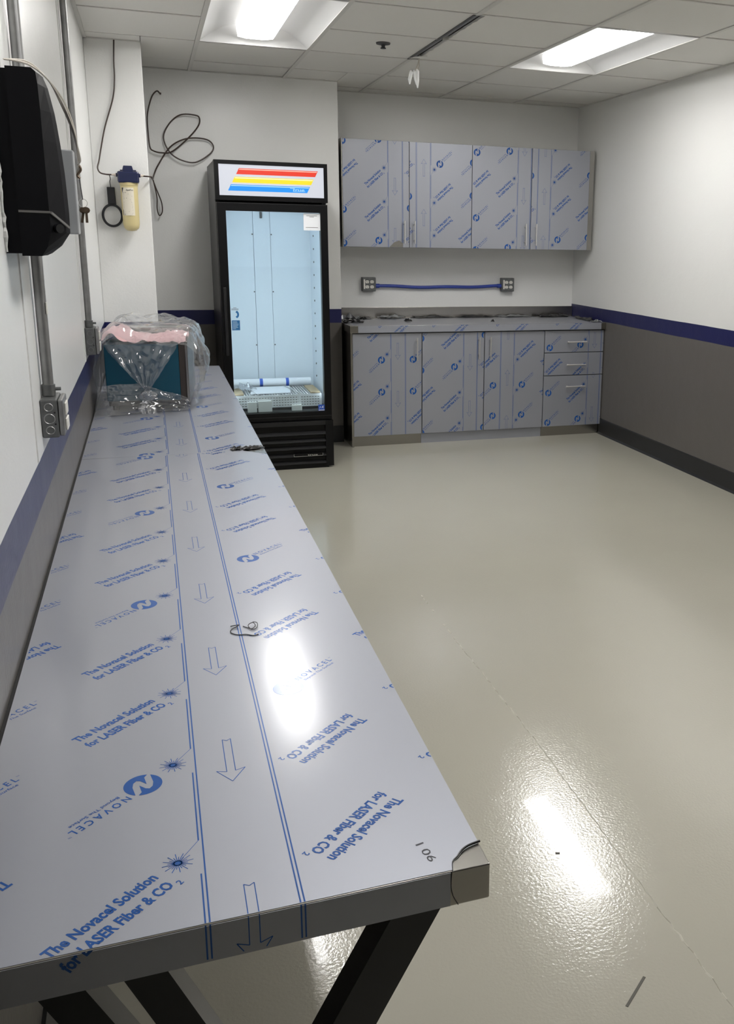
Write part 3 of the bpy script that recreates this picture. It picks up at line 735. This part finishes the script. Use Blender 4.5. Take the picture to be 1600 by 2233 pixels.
tt = text_tris('true', (0.908, 1.855), 0, 0.075, 0.021, 0.012, shear=0.2)
tt += quad((0.892, 1.8735), (0.922, 1.8735), 0.003) + quad((0.910, 1.8555), (0.990, 1.8555), 0.0025)
print_mesh('sign_lettering', [list(p) for p in tt], lambda u, v: (u, FY0+0.0028, v), 'sign_sky', bl)
# door
DZ0, DZ1 = 0.346, 1.776
DX0, DX1 = FX0+0.006, FX1-0.004
GX0, GX1, GZ0, GZ1 = 0.483, 1.084, 0.400, 1.724
dr = MB().box(DX0, GX0, FY0, FY0+0.052, DZ0, DZ1).box(GX1, DX1, FY0, FY0+0.052, DZ0, DZ1).box(GX0, GX1, FY0, FY0+0.052, GZ1, DZ1).box(GX0, GX1, FY0, FY0+0.052, DZ0, GZ0).build('door', 'cooler_black', fr)
gl = MB().box(GX0, GX1, FY0+0.012, FY0+0.016, GZ0, GZ1).build('glass_pane', 'glass', dr)
MB().box(DX0, DX1, FY0-0.003, FY0, 0.366, 0.371).build('door_edge_trim', 'cooler_grey', dr)
MB().box(DX0, DX1, FY0-0.002, FY0, DZ1-0.006, DZ1-0.002).build('door_edge_trim', 'cooler_grey', dr)
MB().box(0.444, 0.462, FY0-0.016, FY0, 0.80, 1.241).build('handle', 'cooler_grey', dr, bevel=0.003)
# stickers on the glass
yS = FY0+0.0112
st = MB().box(0.974, 1.083, yS, yS+0.0005, 1.611, 1.720).build('square_sticker', 'paper_white', dr)
for z, w in ((1.703, 0.07), (1.696, 0.03), (1.628, 0.08)):
    MB().add([(1.028-w/2, yS-0.0003, z), (1.028+w/2, yS-0.0003, z), (1.028+w/2, yS-0.0003, z+0.003), (1.028-w/2, yS-0.0003, z+0.003)], [(0,1,2,3)]).build('text_line', 'seam_grey', st)
st = MB().box(0.490, 0.541, yS, yS+0.0005, 0.963, 1.028).build('blue_sticker', 'sticker_blue', dr)
for k in range(7):
    w = (0.028, 0.03, 0.038, 0.036, 0.03, 0.034, 0.02)[k]; z = 1.018-k*0.0078
    MB().add([(0.495, yS-0.0003, z), (0.495+w, yS-0.0003, z), (0.495+w, yS-0.0003, z+0.003), (0.495, yS-0.0003, z+0.003)], [(0,1,2,3)]).build('text_line', 'sticker_sky', st)
arc = [(0.517+0.021*math.cos(a), 1.066+0.026*math.sin(a)) for a in [math.radians(q) for q in range(-70, 76, 10)]]
inn = [(0.509+0.017*math.cos(a), 1.066+0.015*math.sin(a)) for a in [math.radians(q) for q in range(70, -71, -20)]]
print_mesh('round_sticker', [list(t_) for t_ in fan_poly(arc+inn)], lambda u, v: (u, yS, v), 'sticker_blue', dr)
for z, w in ((1.108, 0.02), (1.101, 0.045), (1.095, 0.045)):
    MB().add([(0.513-w/2, yS, z), (0.513+w/2, yS, z), (0.513+w/2, yS, z+0.0026), (0.513-w/2, yS, z+0.0026)], [(0,1,2,3)]).build('text_line', 'seam_grey', dr)
st = MB().box(1.041, 1.084, yS, yS+0.0005, 0.402, 0.445).build('efficiency_sticker', 'tape_blue', dr)
m = MB().add([(1.043, yS-0.0004, 0.404), (1.082, yS-0.0004, 0.404), (1.082, yS-0.0004, 0.409), (1.043, yS-0.0004, 0.409)], [(0,1,2,3)])
P = [(1.047+0.016*a/10, 0.414+0.014*math.sin(a*0.3)) for a in range(0, 11)]
for a, b in zip(P[:-1], P[1:]): m.add([(a[0], yS-0.0004, a[1]), (b[0], yS-0.0004, b[1]), (b[0], yS-0.0004, b[1]+0.004), (a[0], yS-0.0004, a[1]+0.004)], [(0,1,2,3)])
m.add([(1.066, yS-0.0004, 0.424), (1.078, yS-0.0004, 0.417), (1.073, yS-0.0004, 0.428), (1.079, yS-0.0004, 0.435), (1.068, yS-0.0004, 0.434)], [(0,1,2,3,4)])
m.build('sticker_mark', 'paper_white', st)
# grille
MB().box(FX0+0.004, FX1-0.0, FY0+0.022, FY0+0.05, 0.012, 0.34).build('grille_backing', 'cooler_black', fr)
MB().box(FX1-0.05, FX1+0.004, FY0-0.002, FY0+0.022, 0.012, 0.335).build('grille_frame', 'cooler_black', fr)
MB().box(FX0, FX0+0.05, FY0-0.002, FY0+0.022, 0.012, 0.335).build('grille_frame', 'cooler_black', fr)
MB().box(FX0+0.05, FX1-0.05, FY0-0.002, FY0+0.022, 0.305, 0.335).build('grille_frame', 'cooler_grey', fr)
for z in (0.243, 0.192, 0.142, 0.090, 0.038):
    m = MB(); xa, xb = FX0+0.05, FX1-0.05
    prof = [(FY0+0.020, z+0.018), (FY0-0.002, z+0.004), (FY0-0.004, z-0.004), (FY0+0.004, z-0.008), (FY0+0.020, z-0.006)]
    m.rings([[(xa, y, q) for y, q in prof], [(xb, y, q) for y, q in prof]]); m.build('grille_slat', 'cooler_grey', fr)
bd = MB().box(0.862, 1.062, FY0-0.008, FY0-0.004, 0.090, 0.108).build('badge', 'cooler_black', fr)
tb = quad((0.863, 0.0905), (1.061, 0.0905), 0.0022) + quad((0.863, 0.0905), (0.863, 0.1075), 0.002) + quad((1.061, 0.0905), (1.061, 0.1075), 0.002) + text_tris('true', (0.955, 0.0935), 0, 0.07, 0.011, 0.01, shear=0.25)
print_mesh('badge_lettering', [list(p) for p in tb], lambda u, v: (u, FY0-0.0083, v), 'handle_steel', bd)
MB().box(FX0+0.02, FX1-0.03, FY0+0.004, FY1-0.02, 0.0, 0.03).build('plinth', 'cooler_black', fr)
# things inside it
for k in range(5):
    z = 0.4244 + k*0.0172
    t = thing('wire_shelf', (0.785, 6.66, z), ['lowest white wire shelf of the stack in the cooler\'s bottom', 'second white wire shelf from the bottom in the cooler', 'middle white wire shelf of the stack in the cooler', 'second white wire shelf from the top of the cooler\'s stack', 'topmost white wire shelf of the stack in the cooler'][k], 'shelf', 'wire shelves stacked in the cooler')
    X0, X1, Y0, Y1 = 0.486, 1.078, 6.445, 6.88
    m = MB().box(X0, X1, Y0, Y0+0.008, z, z+0.0165).box(X0, X1, Y1-0.008, Y1, z, z+0.0165).box(X0, X0+0.008, Y0+0.008, Y1-0.008, z, z+0.0165).box(X1-0.008, X1, Y0+0.008, Y1-0.008, z, z+0.0165)
    m.build('rim', 'white_plastic', t)
    m = MB()
    nw = 32 if k == 4 else 4
    for j in range(1, nw): xx = X0+(X1-X0)*j/nw; m.box(xx-0.002, xx+0.002, Y0+0.008, Y1-0.008, z+0.011, z+0.015)
    for j in (range(1, 9) if k == 4 else (3, 6)): yy = Y0+(Y1-Y0)*j/9; m.box(X0+0.008, X1-0.008, yy-0.004, yy+0.004, z+0.0085, z+0.011)
    m.build('wire_grid', 'white_plastic', t)
    if k < 4:
        m = MB()
        for j in range(30): xx = X0+0.012+(X1-X0-0.024)*j/30; m.box(xx+0.003, xx+0.013, Y0-0.0004, Y0, z+0.0125, z+0.0165)
        m.build('edge_notches', 'seam_grey', t)
ST = 0.4244+5*0.0172
t = thing('paper_roll', (0.785, 6.845, ST), 'white paper roll with two blue tape bands lying in the cooler', 'roll')
MB().tube([(0.50, 6.842, ST+0.029), (1.065, 6.842, ST+0.029)], 0.029, 20).build('roll', 'paper_white', t, smooth=True)
for x in (0.700, 0.885): MB().tube([(x, 6.842, ST+0.029), (x+0.022, 6.842, ST+0.029)], 0.0296, 20).build('tape_band', 'tape_blue', t, smooth=True)
o = slab(MB(), [(0.600, 6.50), (0.875, 6.50), (0.905, 6.795), (0.650, 6.795)], ST, ST+0.006).build('paper_manual', 'paper_white'); tag(o, 'white booklet lying on the wire shelves in the cooler', 'booklet')
def foam(x0, x1, y0, y1, z0, z1, l):
    m = MB().box(x0, x1, y0, y1, z0, z1); o = m.build('foam_block', 'foam_white', bevel=0.004); return tag(o, l, 'foam block', 'foam packing blocks in the cooler')
foam(0.572, 0.634, 6.4195, 6.4435, 0.3985, 0.472, 'left of two white foam packing blocks side by side inside the cooler door')
foam(0.642, 0.735, 6.4195, 6.4435, 0.3985, 0.476, 'right of two white foam packing blocks side by side inside the cooler door')
foam(0.868, 0.938, 6.420, 6.444, 0.3985, 0.440, 'lone white foam packing block at the right of the cooler floor')
def strap(x0, x1, l):
    m = MB(); P = [(x0+0.02, 6.4435, 0.43), (x0+0.02, 6.4435, ST+0.0095), (x0, 6.60, ST+0.0095), (x1, 6.80, ST+0.0095)]
    for a, b in zip(P[:-1], P[1:]): m.bar(a, b, 0.012, 0.0015, up=(0, 1, 0.3))
    o = m.build('packing_strap', 'white_plastic'); return tag(o, l, 'strap', 'packing straps in the cooler')
strap(0.625, 0.615, 'white packing strap over the wire shelves at the cooler\'s left')
strap(0.905, 0.860, 'white packing strap over the wire shelves at the cooler\'s right')
for x0, x1, l in ((0.490, 0.555, 'brown cardboard pad on the wire shelves at the cooler\'s left'), (1.005, 1.072, 'brown cardboard pad on the wire shelves at the cooler\'s right')):
    o = MB().box(x0, x1, 6.47, 6.77, ST, ST+0.012).build('cardboard_pad', 'cardboard', bevel=0.002); tag(o, l, 'cardboard', 'cardboard pads in the cooler')
o = crumple('clip_bag', 0.572, 6.66, ST+0.0135, 0.10, 0.16, 0.05, 'clear_plastic', 'crumpled clear bag of metal shelf clips in the cooler\'s left corner', 'bag', seed=41, rz=0.5)
m = MB()
for k in range(14):
    x, y = 0.565+random.uniform(-0.035, 0.035), 6.66+random.uniform(-0.04, 0.04)
    m.bar((x, y, ST+0.014+random.uniform(0, 0.01)), (x+random.uniform(-0.02, 0.02), y+random.uniform(-0.02, 0.02), ST+0.016+random.uniform(0, 0.012)), 0.005, 0.0015)
o = m.build('shelf_clips', 'handle_steel'); o['kind'] = 'stuff'; tag(o, 'loose metal shelf clips inside the clear bag in the cooler', 'clips')

# ------------------------------------------------------------------ water filter on the column, spanner, tubes
yq = YC-0.072
ft = thing('water_filter', (-0.08, YC, 1.58), 'water filter with navy head and cream canister on the white column', 'water filter')
hx = -0.0815
MB().box(hx-0.06, hx+0.06, yq-0.055, yq+0.045, 1.862, 1.928).build('head', 'filter_navy', ft, bevel=0.010)
MB().prism([(hx-0.033, 1.926), (hx+0.032, 1.926), (hx+0.024, 1.960), (hx-0.024, 1.960)], yq-0.035, yq+0.035).build('valve_cap', 'filter_navy', ft, bevel=0.003)
MB().box(hx-0.045, hx+0.045, yq+0.04, YC-0.001, 1.87, 1.94).build('bracket', 'filter_navy', ft)
cn = MB().lathe([(0.004, 1.585), (0.026, 1.588), (0.042, 1.603), (0.047, 1.625), (0.049, 1.845), (0.052, 1.848), (0.052, 1.868), (0.01, 1.868)], hx, yq, 32).build('canister', 'filter_yellow', ft, smooth=True)
def on_cyl(u, v): # wrap a label round the canister, u = arc length from the front
    r = 0.0500; a = u/r; return (hx+r*math.sin(a), yq-r*math.cos(a), v)
lab = MB()
for k in range(12):
    a, b = -0.048+0.074*k/12, -0.048+0.074*(k+1)/12
    lab.add([on_cyl(a, 1.675), on_cyl(b, 1.675), on_cyl(b, 1.835), on_cyl(a, 1.835)], [(0,1,2,3)])
lab = lab.build('label', 'label_paper', cn, smooth=True)
lt = text_tris('AquaPure', (-0.02, 1.817), 0, 0.042, 0.009, 0.015, shear=0.2)
for k, (z, w) in enumerate(((1.806, .016), (1.798, .03), (1.786, .05), (1.774, .02), (1.767, .04), (1.753, .045), (1.747, .048), (1.737, .048), (1.731, .05), (1.725, .05), (1.719, .048), (1.706, .05), (1.697, .03), (1.689, .05), (1.683, .045))):
    lt += quad((-0.036+0.004*(k > 10), z), (-0.036+w, z), 0.0022)
lt += [((-0.047, 1.834), (-0.047, 1.800), (-0.034, 1.834)), ((-0.047, 1.676), (-0.030, 1.676), (-0.047, 1.712))]
print_mesh('label_print', clip(lt, -0.05, 0.026, 1.6, 1.9), lambda u, v: (on_cyl(u, v)[0]*1.0, on_cyl(u, v)[1]-0.0006, v), 'ink_black', lab)
for x0, x1 in ((hx-0.068, hx-0.056), (hx+0.056, hx+0.068)): MB().tube([(x0, yq, 1.907), (x1, yq, 1.907)], 0.011, 10).build('port', 'filter_navy', ft)
for x0, x1 in ((hx-0.092, hx-0.066), (hx+0.066, hx+0.092)): MB().tube([(x0, yq, 1.907), (x1, yq, 1.907)], [0.005, 0.009] if x0 < hx else [0.009, 0.005], 10).build('fitting', 'fitting', ft)
o = MB().tube(smooth_path([(-0.108, YC-0.012, 2.69), (-0.118, YC-0.012, 2.55), (-0.121, YC-0.012, 2.45), (-0.138, YC-0.012, 2.34), (-0.192, YC-0.014, 2.18), (-0.222, YC-0.018, 2.06), (-0.238, YC-0.03, 1.985), (-0.248, YC-0.045, 1.945), (-0.236, YC-0.06, 1.917), (-0.205, yq, 1.908), (hx-0.0925, yq, 1.907)], 6), 0.0042, 8).build('supply_tube', 'wire_dark', smooth=True)
tag(o, 'thin dark tube dropping from the ceiling down the white column to the filter', 'tube')
# coil of spare tube on the wall by the cooler
wallpts = [(0.075, 1.972), (0.105, 2.034), (0.188, 2.153), (0.281, 2.209), (0.374, 2.223), (0.450, 2.211), (0.479, 2.167), (0.445, 2.116), (0.350, 2.060), (0.259, 2.071), (0.191, 2.114), (0.154, 2.187), (0.157, 2.248), (0.207, 2.325), (0.275, 2.371), (0.363, 2.373), (0.393, 2.357), (0.384, 2.305), (0.312, 2.220), (0.201, 2.126), (0.131, 2.114), (0.081, 2.124), (0.058, 2.150), (0.052, 2.25), (0.055, 2.36), (0.088, 2.470), (0.123, 2.513), (0.142, 2.502)]
o = MB().tube(smooth_path([(hx+0.0925, yq, 1.907), (0.005, yq-0.004, 1.905), (0.030, yq-0.006, 1.904), (0.050, yq+0.03, 1.903), (0.052, YC+0.1, 1.903)], 6), 0.0042, 8).build('outlet_tube', 'wire_dark', smooth=True)
tag(o, 'short dark tube from the filter\'s right side round the column edge', 'tube')
P = [(0.052, YC+0.104, 1.903), (0.058, YC+0.3, 1.91), (0.065, YF-0.2, 1.935)] + [(x*(1-0.0), YF-0.03-0.02*math.sin(i*0.55)**2, z) for i, (x, z) in enumerate(wallpts)]
t = thing('coiled_tube', (0.25, YF, 2.2), 'dark thin tube coiled loosely on the wall left of the cooler', 'tube')
MB().tube(smooth_path(P, 6), 0.0050, 8).build('tube', 'wire_dark', t, smooth=True)
MB().tube([(0.142, YF-0.03, 2.502), (0.152, YF-0.03, 2.500)], 0.007, 8).build('end_plug', 'wire_dark', t)
o = MB().tube(smooth_path([(0.060, YF-0.05, 1.945), (0.080, YF-0.05, 1.880), (0.092, YF-0.05, 1.845), (0.112, YF-0.05, 1.78), (0.112, YF-0.05, 1.72), (0.092, YF-0.05, 1.695), (0.080, YF-0.05, 1.74), (0.083, YF-0.05, 1.82), (0.066, YF-0.05, 1.93)], 6), 0.0040, 8).build('tube_loop', 'wire_dark', t, smooth=True)
# spanner
wr = thing('filter_spanner', (-0.185, YC, 1.61), 'black ring spanner hanging by a wire beside the water filter', 'spanner')
yy = YC-0.022
MB().prism([(-0.207, 1.838), (-0.163, 1.838), (-0.160, 1.735), (-0.206, 1.735)], yy-0.012, yy+0.012).build('grip', 'leg_black', wr, bevel=0.003)
ring = MB(); n = 32; rr = []
for k in range(n+1):
    a = 2*math.pi*k/n; rr.append([(-0.1855+(0.0535+dr_)*math.cos(a), yy+dy, 1.674+(0.062+dr_)*math.sin(a)) for dr_, dy in ((-0.007, -0.012), (0.007, -0.012), (0.007, 0.012), (-0.007, 0.012))])
ring.rings(rr, cap=False); ring.build('ring', 'leg_black', wr)
MB().tube(smooth_path([(-0.186, yq+0.003, 1.905), (-0.183, YC-0.05, 1.885), (-0.187, YC-0.035, 1.868), (-0.184, YC-0.024, 1.836)]), 0.0025, 6).build('hanging_wire', 'steel_dark', wr)

# ------------------------------------------------------------------ conduits and junction boxes on the left wall
def junction(y0, y1, z0, z1, yc, label, clabel, white=True):
    t = thing('junction_box', ((XL), (y0+y1)/2, z0), label, 'junction box', 'junction boxes on the left wall')
    b = MB().box(XL+0.0005, XL+0.040, y0, y1, z0, z1).build('box', 'galv_dark', t, bevel=0.004)
    p = MB().box(XL+0.041, XL+0.053, y0+0.004, y1-0.002, z0+0.003, z1-0.002).build('cover', 'galvanized', t, bevel=0.004)
    for zz in (0.2, 0.5, 0.8):
        zc = z0+(z1-z0)*zz; r = 0.0135 if zz == 0.5 else 0.011
        MB().rings([[(XL+0.020+rr_*math.cos(a), y0-0.0003-dy, zc+rr_*math.sin(a)) for a in [2*math.pi*k/20 for k in range(20)]] for rr_, dy in ((r, 0), (r-0.0012, 0.0012), (r-0.0024, 0.0))], cap=False).build('knockout', 'galvanized', b)
    for zz in (0.36, 0.66): MB().tube([(XL+0.033, y0+0.001, z0+(z1-z0)*zz), (XL+0.033, y0-0.0006, z0+(z1-z0)*zz)], 0.0025, 8).build('screw_hole', 'gap_black', b)
    for k, (za, zb) in enumerate(((0.12, 0.44), (0.52, 0.84))):
        MB().box(XL+0.053, XL+0.058, y0+0.035, y1-0.03, z0+(z1-z0)*za, z0+(z1-z0)*zb).build('receptacle', 'ivory', p, bevel=0.002)
    c = thing('steel_conduit', (XL+0.018, yc, z1), clabel, 'conduit', 'steel conduits on the left wall')
    MB().tube([(XL+0.018, yc, z1+0.001), (XL+0.018, yc, ZC-0.001)], 0.0132, 14).build('pipe', 'galvanized', c, smooth=True)
    MB().tube([(XL+0.018, yc, z1+0.002), (XL+0.018, yc, z1+0.030)], 0.0165, 14).build('connector', 'galv_dark', c, smooth=True)
    MB().tube([(XL+0.034, yc, z1+0.018), (XL+0.047, yc, z1+0.018)], 0.0045, 8).build('screw', 'galv_dark', c)
    return c
c1 = junction(2.540, 2.660, 1.070, 1.168, 2.60, 'galvanized junction box nearest the viewer, above the long counter', 'near galvanized conduit passing behind the black towel dispenser')
MB().box(XL+0.030, XL+0.0325, 2.590, 2.610, 1.375, 1.405).build('paper_tag', 'ivory', c1)
junction(4.395, 4.515, 1.055, 1.173, 4.43, 'galvanized junction box beside the plastic-wrapped appliance', 'far galvanized conduit running down to the box beside the wrapped appliance')

# ------------------------------------------------------------------ paper towel dispenser
ds = thing('towel_dispenser', (XL, 2.38, 1.527), 'black paper towel dispenser high on the left wall', 'dispenser')
DY0, DY1 = 2.215, 2.555
def dring(z, dn, d):
    x = XL+0.0305
    return [(x, DY0, z), (XL+dn, DY0, z), (XL+d*0.95, DY0+0.050, z), (XL+d, DY0+0.075, z), (XL+d*0.95, DY0+0.16, z), (XL+d*0.88, DY1-0.05, z), (XL+d*0.78, DY1, z), (x, DY1, z)]
MB().rings([dring(*q) for q in ((1.527, 0.068, 0.072), (1.545, 0.080, 0.098), (1.575, 0.089, 0.121), (1.618, 0.089, 0.122), (1.70, 0.089, 0.120), (1.76, 0.089, 0.116), (1.82, 0.089, 0.110), (1.870, 0.088, 0.101), (1.893, 0.086, 0.093), (1.900, 0.078, 0.084))]).build('body', 'dispenser_black', ds)
MB().box(XL+0.0005, XL+0.0304, DY0+0.004, 2.582, 1.532, 1.896).build('back_plate', 'dispenser_black', ds)
ys_ = DY0-0.0004
sm = MB().bar((XL+0.031, ys_, 1.618), (XL+0.0915, ys_, 1.617), 0.0012, 0.0045).bar((XL+0.0915, ys_, 1.617), (XL+0.094, ys_, 1.615), 0.0012, 0.0045)
sm.bar((XL+0.093, DY0-0.0004, 1.616), (XL+0.1215, DY0+0.054, 1.586), 0.0025, 0.005)
sm.build('seam', 'seam_grey', ds)
MB().tube([(XL+0.100, DY0+0.013, 1.584), (XL+0.107, DY0+0.004, 1.584)], 0.0095, 16).build('lock', 'dispenser_gloss', ds)
MB().box(XL+0.085, XL+0.1265, DY1-0.050, DY1+0.004, 1.572, 1.765).build('smoked_window', 'smoked_plastic', ds, bevel=0.003)
# rough paint bead round the back
m = MB(); P = []
z = 1.905
while z > 1.525: P.append((XL+0.003, DY0-0.004+random.uniform(-0.004, 0.004), z)); z -= 0.010
m.tube(P, [random.uniform(0.0015, 0.005) for _ in P], 6); m.build('paint_bead', 'sealant', ds)
wb = thing('loose_wires', (XL+0.1, 2.42, 1.7), 'pale loose wires draped over the towel dispenser', 'wires')
for k in range(5):
    q = [random.uniform(-0.006, 0.006) for _ in range(8)]
    MB().tube(smooth_path([(XL+0.03, 2.22+q[0], 1.912), (XL+0.070, 2.26, 1.911+abs(q[1])), (XL+0.098, 2.36, 1.897), (XL+0.117+q[2], 2.46, 1.86+q[6]), (XL+0.128+abs(q[3])*1.6, 2.50, 1.80+q[7]), (XL+0.137+q[4]*0.5, 2.54, 1.75), (XL+0.133, 2.57, 1.735), (XL+0.128+q[5]*0.6, 2.585, 1.705+q[1])], 5), 0.0018, 5).build('wire', 'wire_white', wb)
MB().tube(smooth_path([(XL+0.132, 2.572, 1.738), (XL+0.137, 2.573, 1.725), (XL+0.128, 2.575, 1.712), (XL+0.134, 2.575, 1.705)], 4), 0.003, 6).build('tie_knot', 'brass_old', wb)
ky = thing('keys', (XL+0.13, 2.59, 1.62), 'two small brass keys hanging from the wires beside the dispenser', 'keys')
MB().tube(smooth_path([(XL+0.130, 2.588, 1.712), (XL+0.133, 2.588, 1.68), (XL+0.135, 2.588, 1.655)], 4), 0.0012, 5).build('cord', 'steel_dark', ky)
MB().tube([(XL+0.135+0.010*math.cos(a), 2.588, 1.647+0.010*math.sin(a)) for a in [2*math.pi*k/16 for k in range(17)]], 0.0007, 5).build('ring', 'handle_steel', ky)
for dx, rot in ((0.003, 0.15), (-0.004, -0.1)):
    m = MB(); x0 = XL+0.138+dx
    m.rings([[(x0+0.009*math.cos(a), y, 1.630+0.008*math.sin(a)) for a in [2*math.pi*k/10 for k in range(10)]] for y in (2.587-dx, 2.589-dx)])
    m.bar((x0, 2.588-dx, 1.624), (x0-0.003+rot*0.02, 2.588-dx, 1.600), 0.006, 0.002, up=(0, 1, 0)); m.build('key', 'brass_old', ky)

# ------------------------------------------------------------------ teal appliance under clear plastic
RZ = math.radians(-5)
AX, AY = -0.045, 4.55
ap = thing('teal_appliance', (AX, AY, CT+FT), 'teal-sided countertop appliance wrapped in clear plastic on the counter\'s far end', 'appliance', rz=RZ)
hw, dp, z0, z1 = 0.172, 0.56, 0.045, 0.305
MB().box(-hw, hw-0.022, 0, dp, z0, z1).build('housing', 'teal_paint', ap, bevel=0.004)
MB().box(hw-0.022, hw+0.006, 0.001, dp, z0-0.004, z1+0.002).build('front_trim', 'brown_trim', ap, bevel=0.002)
MB().box(hw+0.006, hw+0.018, -0.004, dp+0.004, z0-0.012, z1+0.012).build('front_frame', 'steel', ap, bevel=0.002)
MB().box(-hw+0.004, hw, 0.02, dp-0.02, 0.020, z0).build('base', 'base_black', ap)
for x in (-hw+0.03, hw-0.03):
    for y in (0.04, dp-0.05): MB().tube([(x, y, 0.0), (x, y, 0.021)], 0.014, 10).build('foot', 'base_black', ap)
MB().box(-hw+0.02, hw+0.01, dp-0.10, dp-0.085, z1+0.001, z1+0.028).build('top_rail', 'steel', ap, bevel=0.002)
MB().box(-hw+0.02, hw+0.01, dp-0.12, dp-0.005, z1+0.028, z1+0.036).build('top_tray', 'steel', ap, bevel=0.002)
def loc_grid(name, nu, nv, fn, m, label=None, cat=None, parent=None, rz=RZ, base=(AX, AY, CT+FT), thick=0.0):
    vs_ = [fn(i/nu, j/nv) for i in range(nu+1) for j in range(nv+1)]
    fs_ = [(i*(nv+1)+j, (i+1)*(nv+1)+j, (i+1)*(nv+1)+j+1, i*(nv+1)+j+1) for i in range(nu) for j in range(nv)]
    o = MB().add(vs_, fs_).build(name, m, parent, smooth=False)
    for p in o.data.polygons: p.use_smooth = True
    if parent is None:
        o.location = base; o.rotation_euler = (0, 0, rz); tag(o, label, cat)
    return o
def nz(x, y, z, s, seed=0.0):
    return noise.noise_vector(Vector((x*s+seed, y*s+seed*1.7, z*s-seed)))
def foamfn(u, v):
    x = -hw-0.01+(2*hw+0.02)*u; y = 0.01+(dp-0.16)*v; k = nz(x, y, 0, 14, 3.3)
    z = z1+0.008+0.03*abs(k.z)+0.012*abs(nz(x, y, 0, 45, 6.1).z)+0.04*math.exp(-((u-0.12)/0.10)**2)*(1-0.3*v) + 0.012*math.sin(u*9)*v
    if v < 0.02: z -= 0.006
    return (x+k.x*0.008, y+k.y*0.008, z)
loc_grid('foam_sheet', 40, 24, foamfn, 'pink_foam', 'pink foam sheet crumpled on top of the teal appliance under the plastic', 'foam sheet')
bag = thing('plastic_bag', (AX, AY, CT+FT), 'clear crumpled plastic bag draped over the teal appliance', 'plastic bag', rz=RZ)
def topfn(u, v):
    x = -hw-0.03+(2*hw+0.09)*u; y = -0.012+(dp+0.05)*v; k = nz(x, y, 0, 9, 1.1); k2 = nz(x, y, 0, 26, 5.1)
    z = z1+0.055+0.020*k.z+0.012*k2.z+0.035*v*math.sin(math.pi*min(1, max(0, u)))+0.03*math.exp(-((u-0.2)/0.12)**2)
    edge = max(0, (abs(u-0.5)-0.38)/0.12); z -= 0.05*edge**2
    if v < 0.12: z -= 0.05*(1-v/0.12)**2
    return (x+0.012*k.x, y+0.010*k.y*min(1, v*5), z)
loc_grid('top_sheet', 48, 40, topfn, 'clear_plastic', parent=bag)
def leftfn(u, v):     # left side hanging to the counter
    y = -0.03+(dp+0.05)*u; h = (z1+0.045)*(1-v); k = nz(0.2, y, h, 11, 8.0)
    return (max(-0.222, -hw-0.030-0.02*v+0.014*k.x), y+0.01*k.y, max(0.002, h+0.006*k.z))
loc_grid('side_sheet', 30, 26, leftfn, 'clear_plastic', parent=bag)
def rightfn(u, v):    # bulges out on the right
    y = 0.02+(dp+0.02)*u; h = 0.02+(z1+0.025)*(1-v); k = nz(-0.4, y, h, 10, 2.7); k2 = nz(-0.4, y, h, 28, 6.7)
    b = 0.055*math.sin(math.pi*min(1, v*0.9+0.1))*math.sin(math.pi*u)
    return (hw+0.040+b+0.018*k.x+0.008*k2.x, y+0.012*k.y, max(0.003, h+0.01*k.z))
loc_grid('side_sheet', 36, 30, rightfn, 'clear_plastic', parent=bag)
def flapfn(u, v):     # gathered triangular flap hanging in front
    xt = -hw-0.01+(2*hw-0.005)*u; apex = 0.010
    x = xt+(apex-xt)*v**1.05; z = z1+0.012-(z1-0.075)*v; k = nz(x, z, 0, 13, 4.4); k2 = nz(x, z, 0, 34, 9.4)
    fold = 0.010*math.sin(u*17+v*3)*(0.25+v)
    return (x+0.006*k2.x*(1-v*0.5), -0.014-0.030*v-abs(fold)-0.008*k.y-0.005*k2.y, z+0.004*k2.z)
loc_grid('front_flap', 44, 34, flapfn, 'clear_plastic', parent=bag)
def knotfn(u, v):     # bunched end of the flap
    a = 2*math.pi*u; r = 0.024*math.sin(math.pi*min(0.97, v*0.8+0.12))*(1+0.35*math.sin(a*5+v*7)); k = nz(math.cos(a), math.sin(a), v*3, 2.5, 3.0)
    return (0.010+r*1.4*math.cos(a)+0.006*k.x, -0.055+r*0.8*math.sin(a), 0.100-0.05*v+0.006*k.z)
loc_grid('knot', 26, 14, knotfn, 'clear_plastic', parent=bag)
def tailfn(u, v):
    x = 0.000+(u-0.5)*(0.030+0.045*math.sin(v*2.2)); z = 0.060-0.058*v; k = nz(x, z, 0, 30, 7.4)
    return (x+0.010*v+0.004*k.x, -0.066-0.028*v-0.010*abs(math.sin(u*9))+0.004*k.y, max(0.002, z))
loc_grid('tail', 20, 16, tailfn, 'clear_plastic', parent=bag)
def skirtfn(u, v):    # lower front hem gathered on the counter
    x = -hw-0.035+(2*hw+0.05)*u; k = nz(x, v, 0, 12, 5.9); k2 = nz(x, v*0.2, 0, 36, 2.9)
    dip = 0.085*math.exp(-((u-0.15)/0.3)**2)+0.03
    z = (0.125 if u < 0.5 else 0.125-0.07*(u-0.5)*2)*(1-v); y = -0.008-(dip)*v**1.2
    return (max(-0.222, x+0.008*k.x), y-0.012*abs(k.y)-0.008*abs(k2.y), max(0.002, z+0.012*k.z*(1-v)))
loc_grid('front_hem', 50, 20, skirtfn, 'clear_plastic', parent=bag)
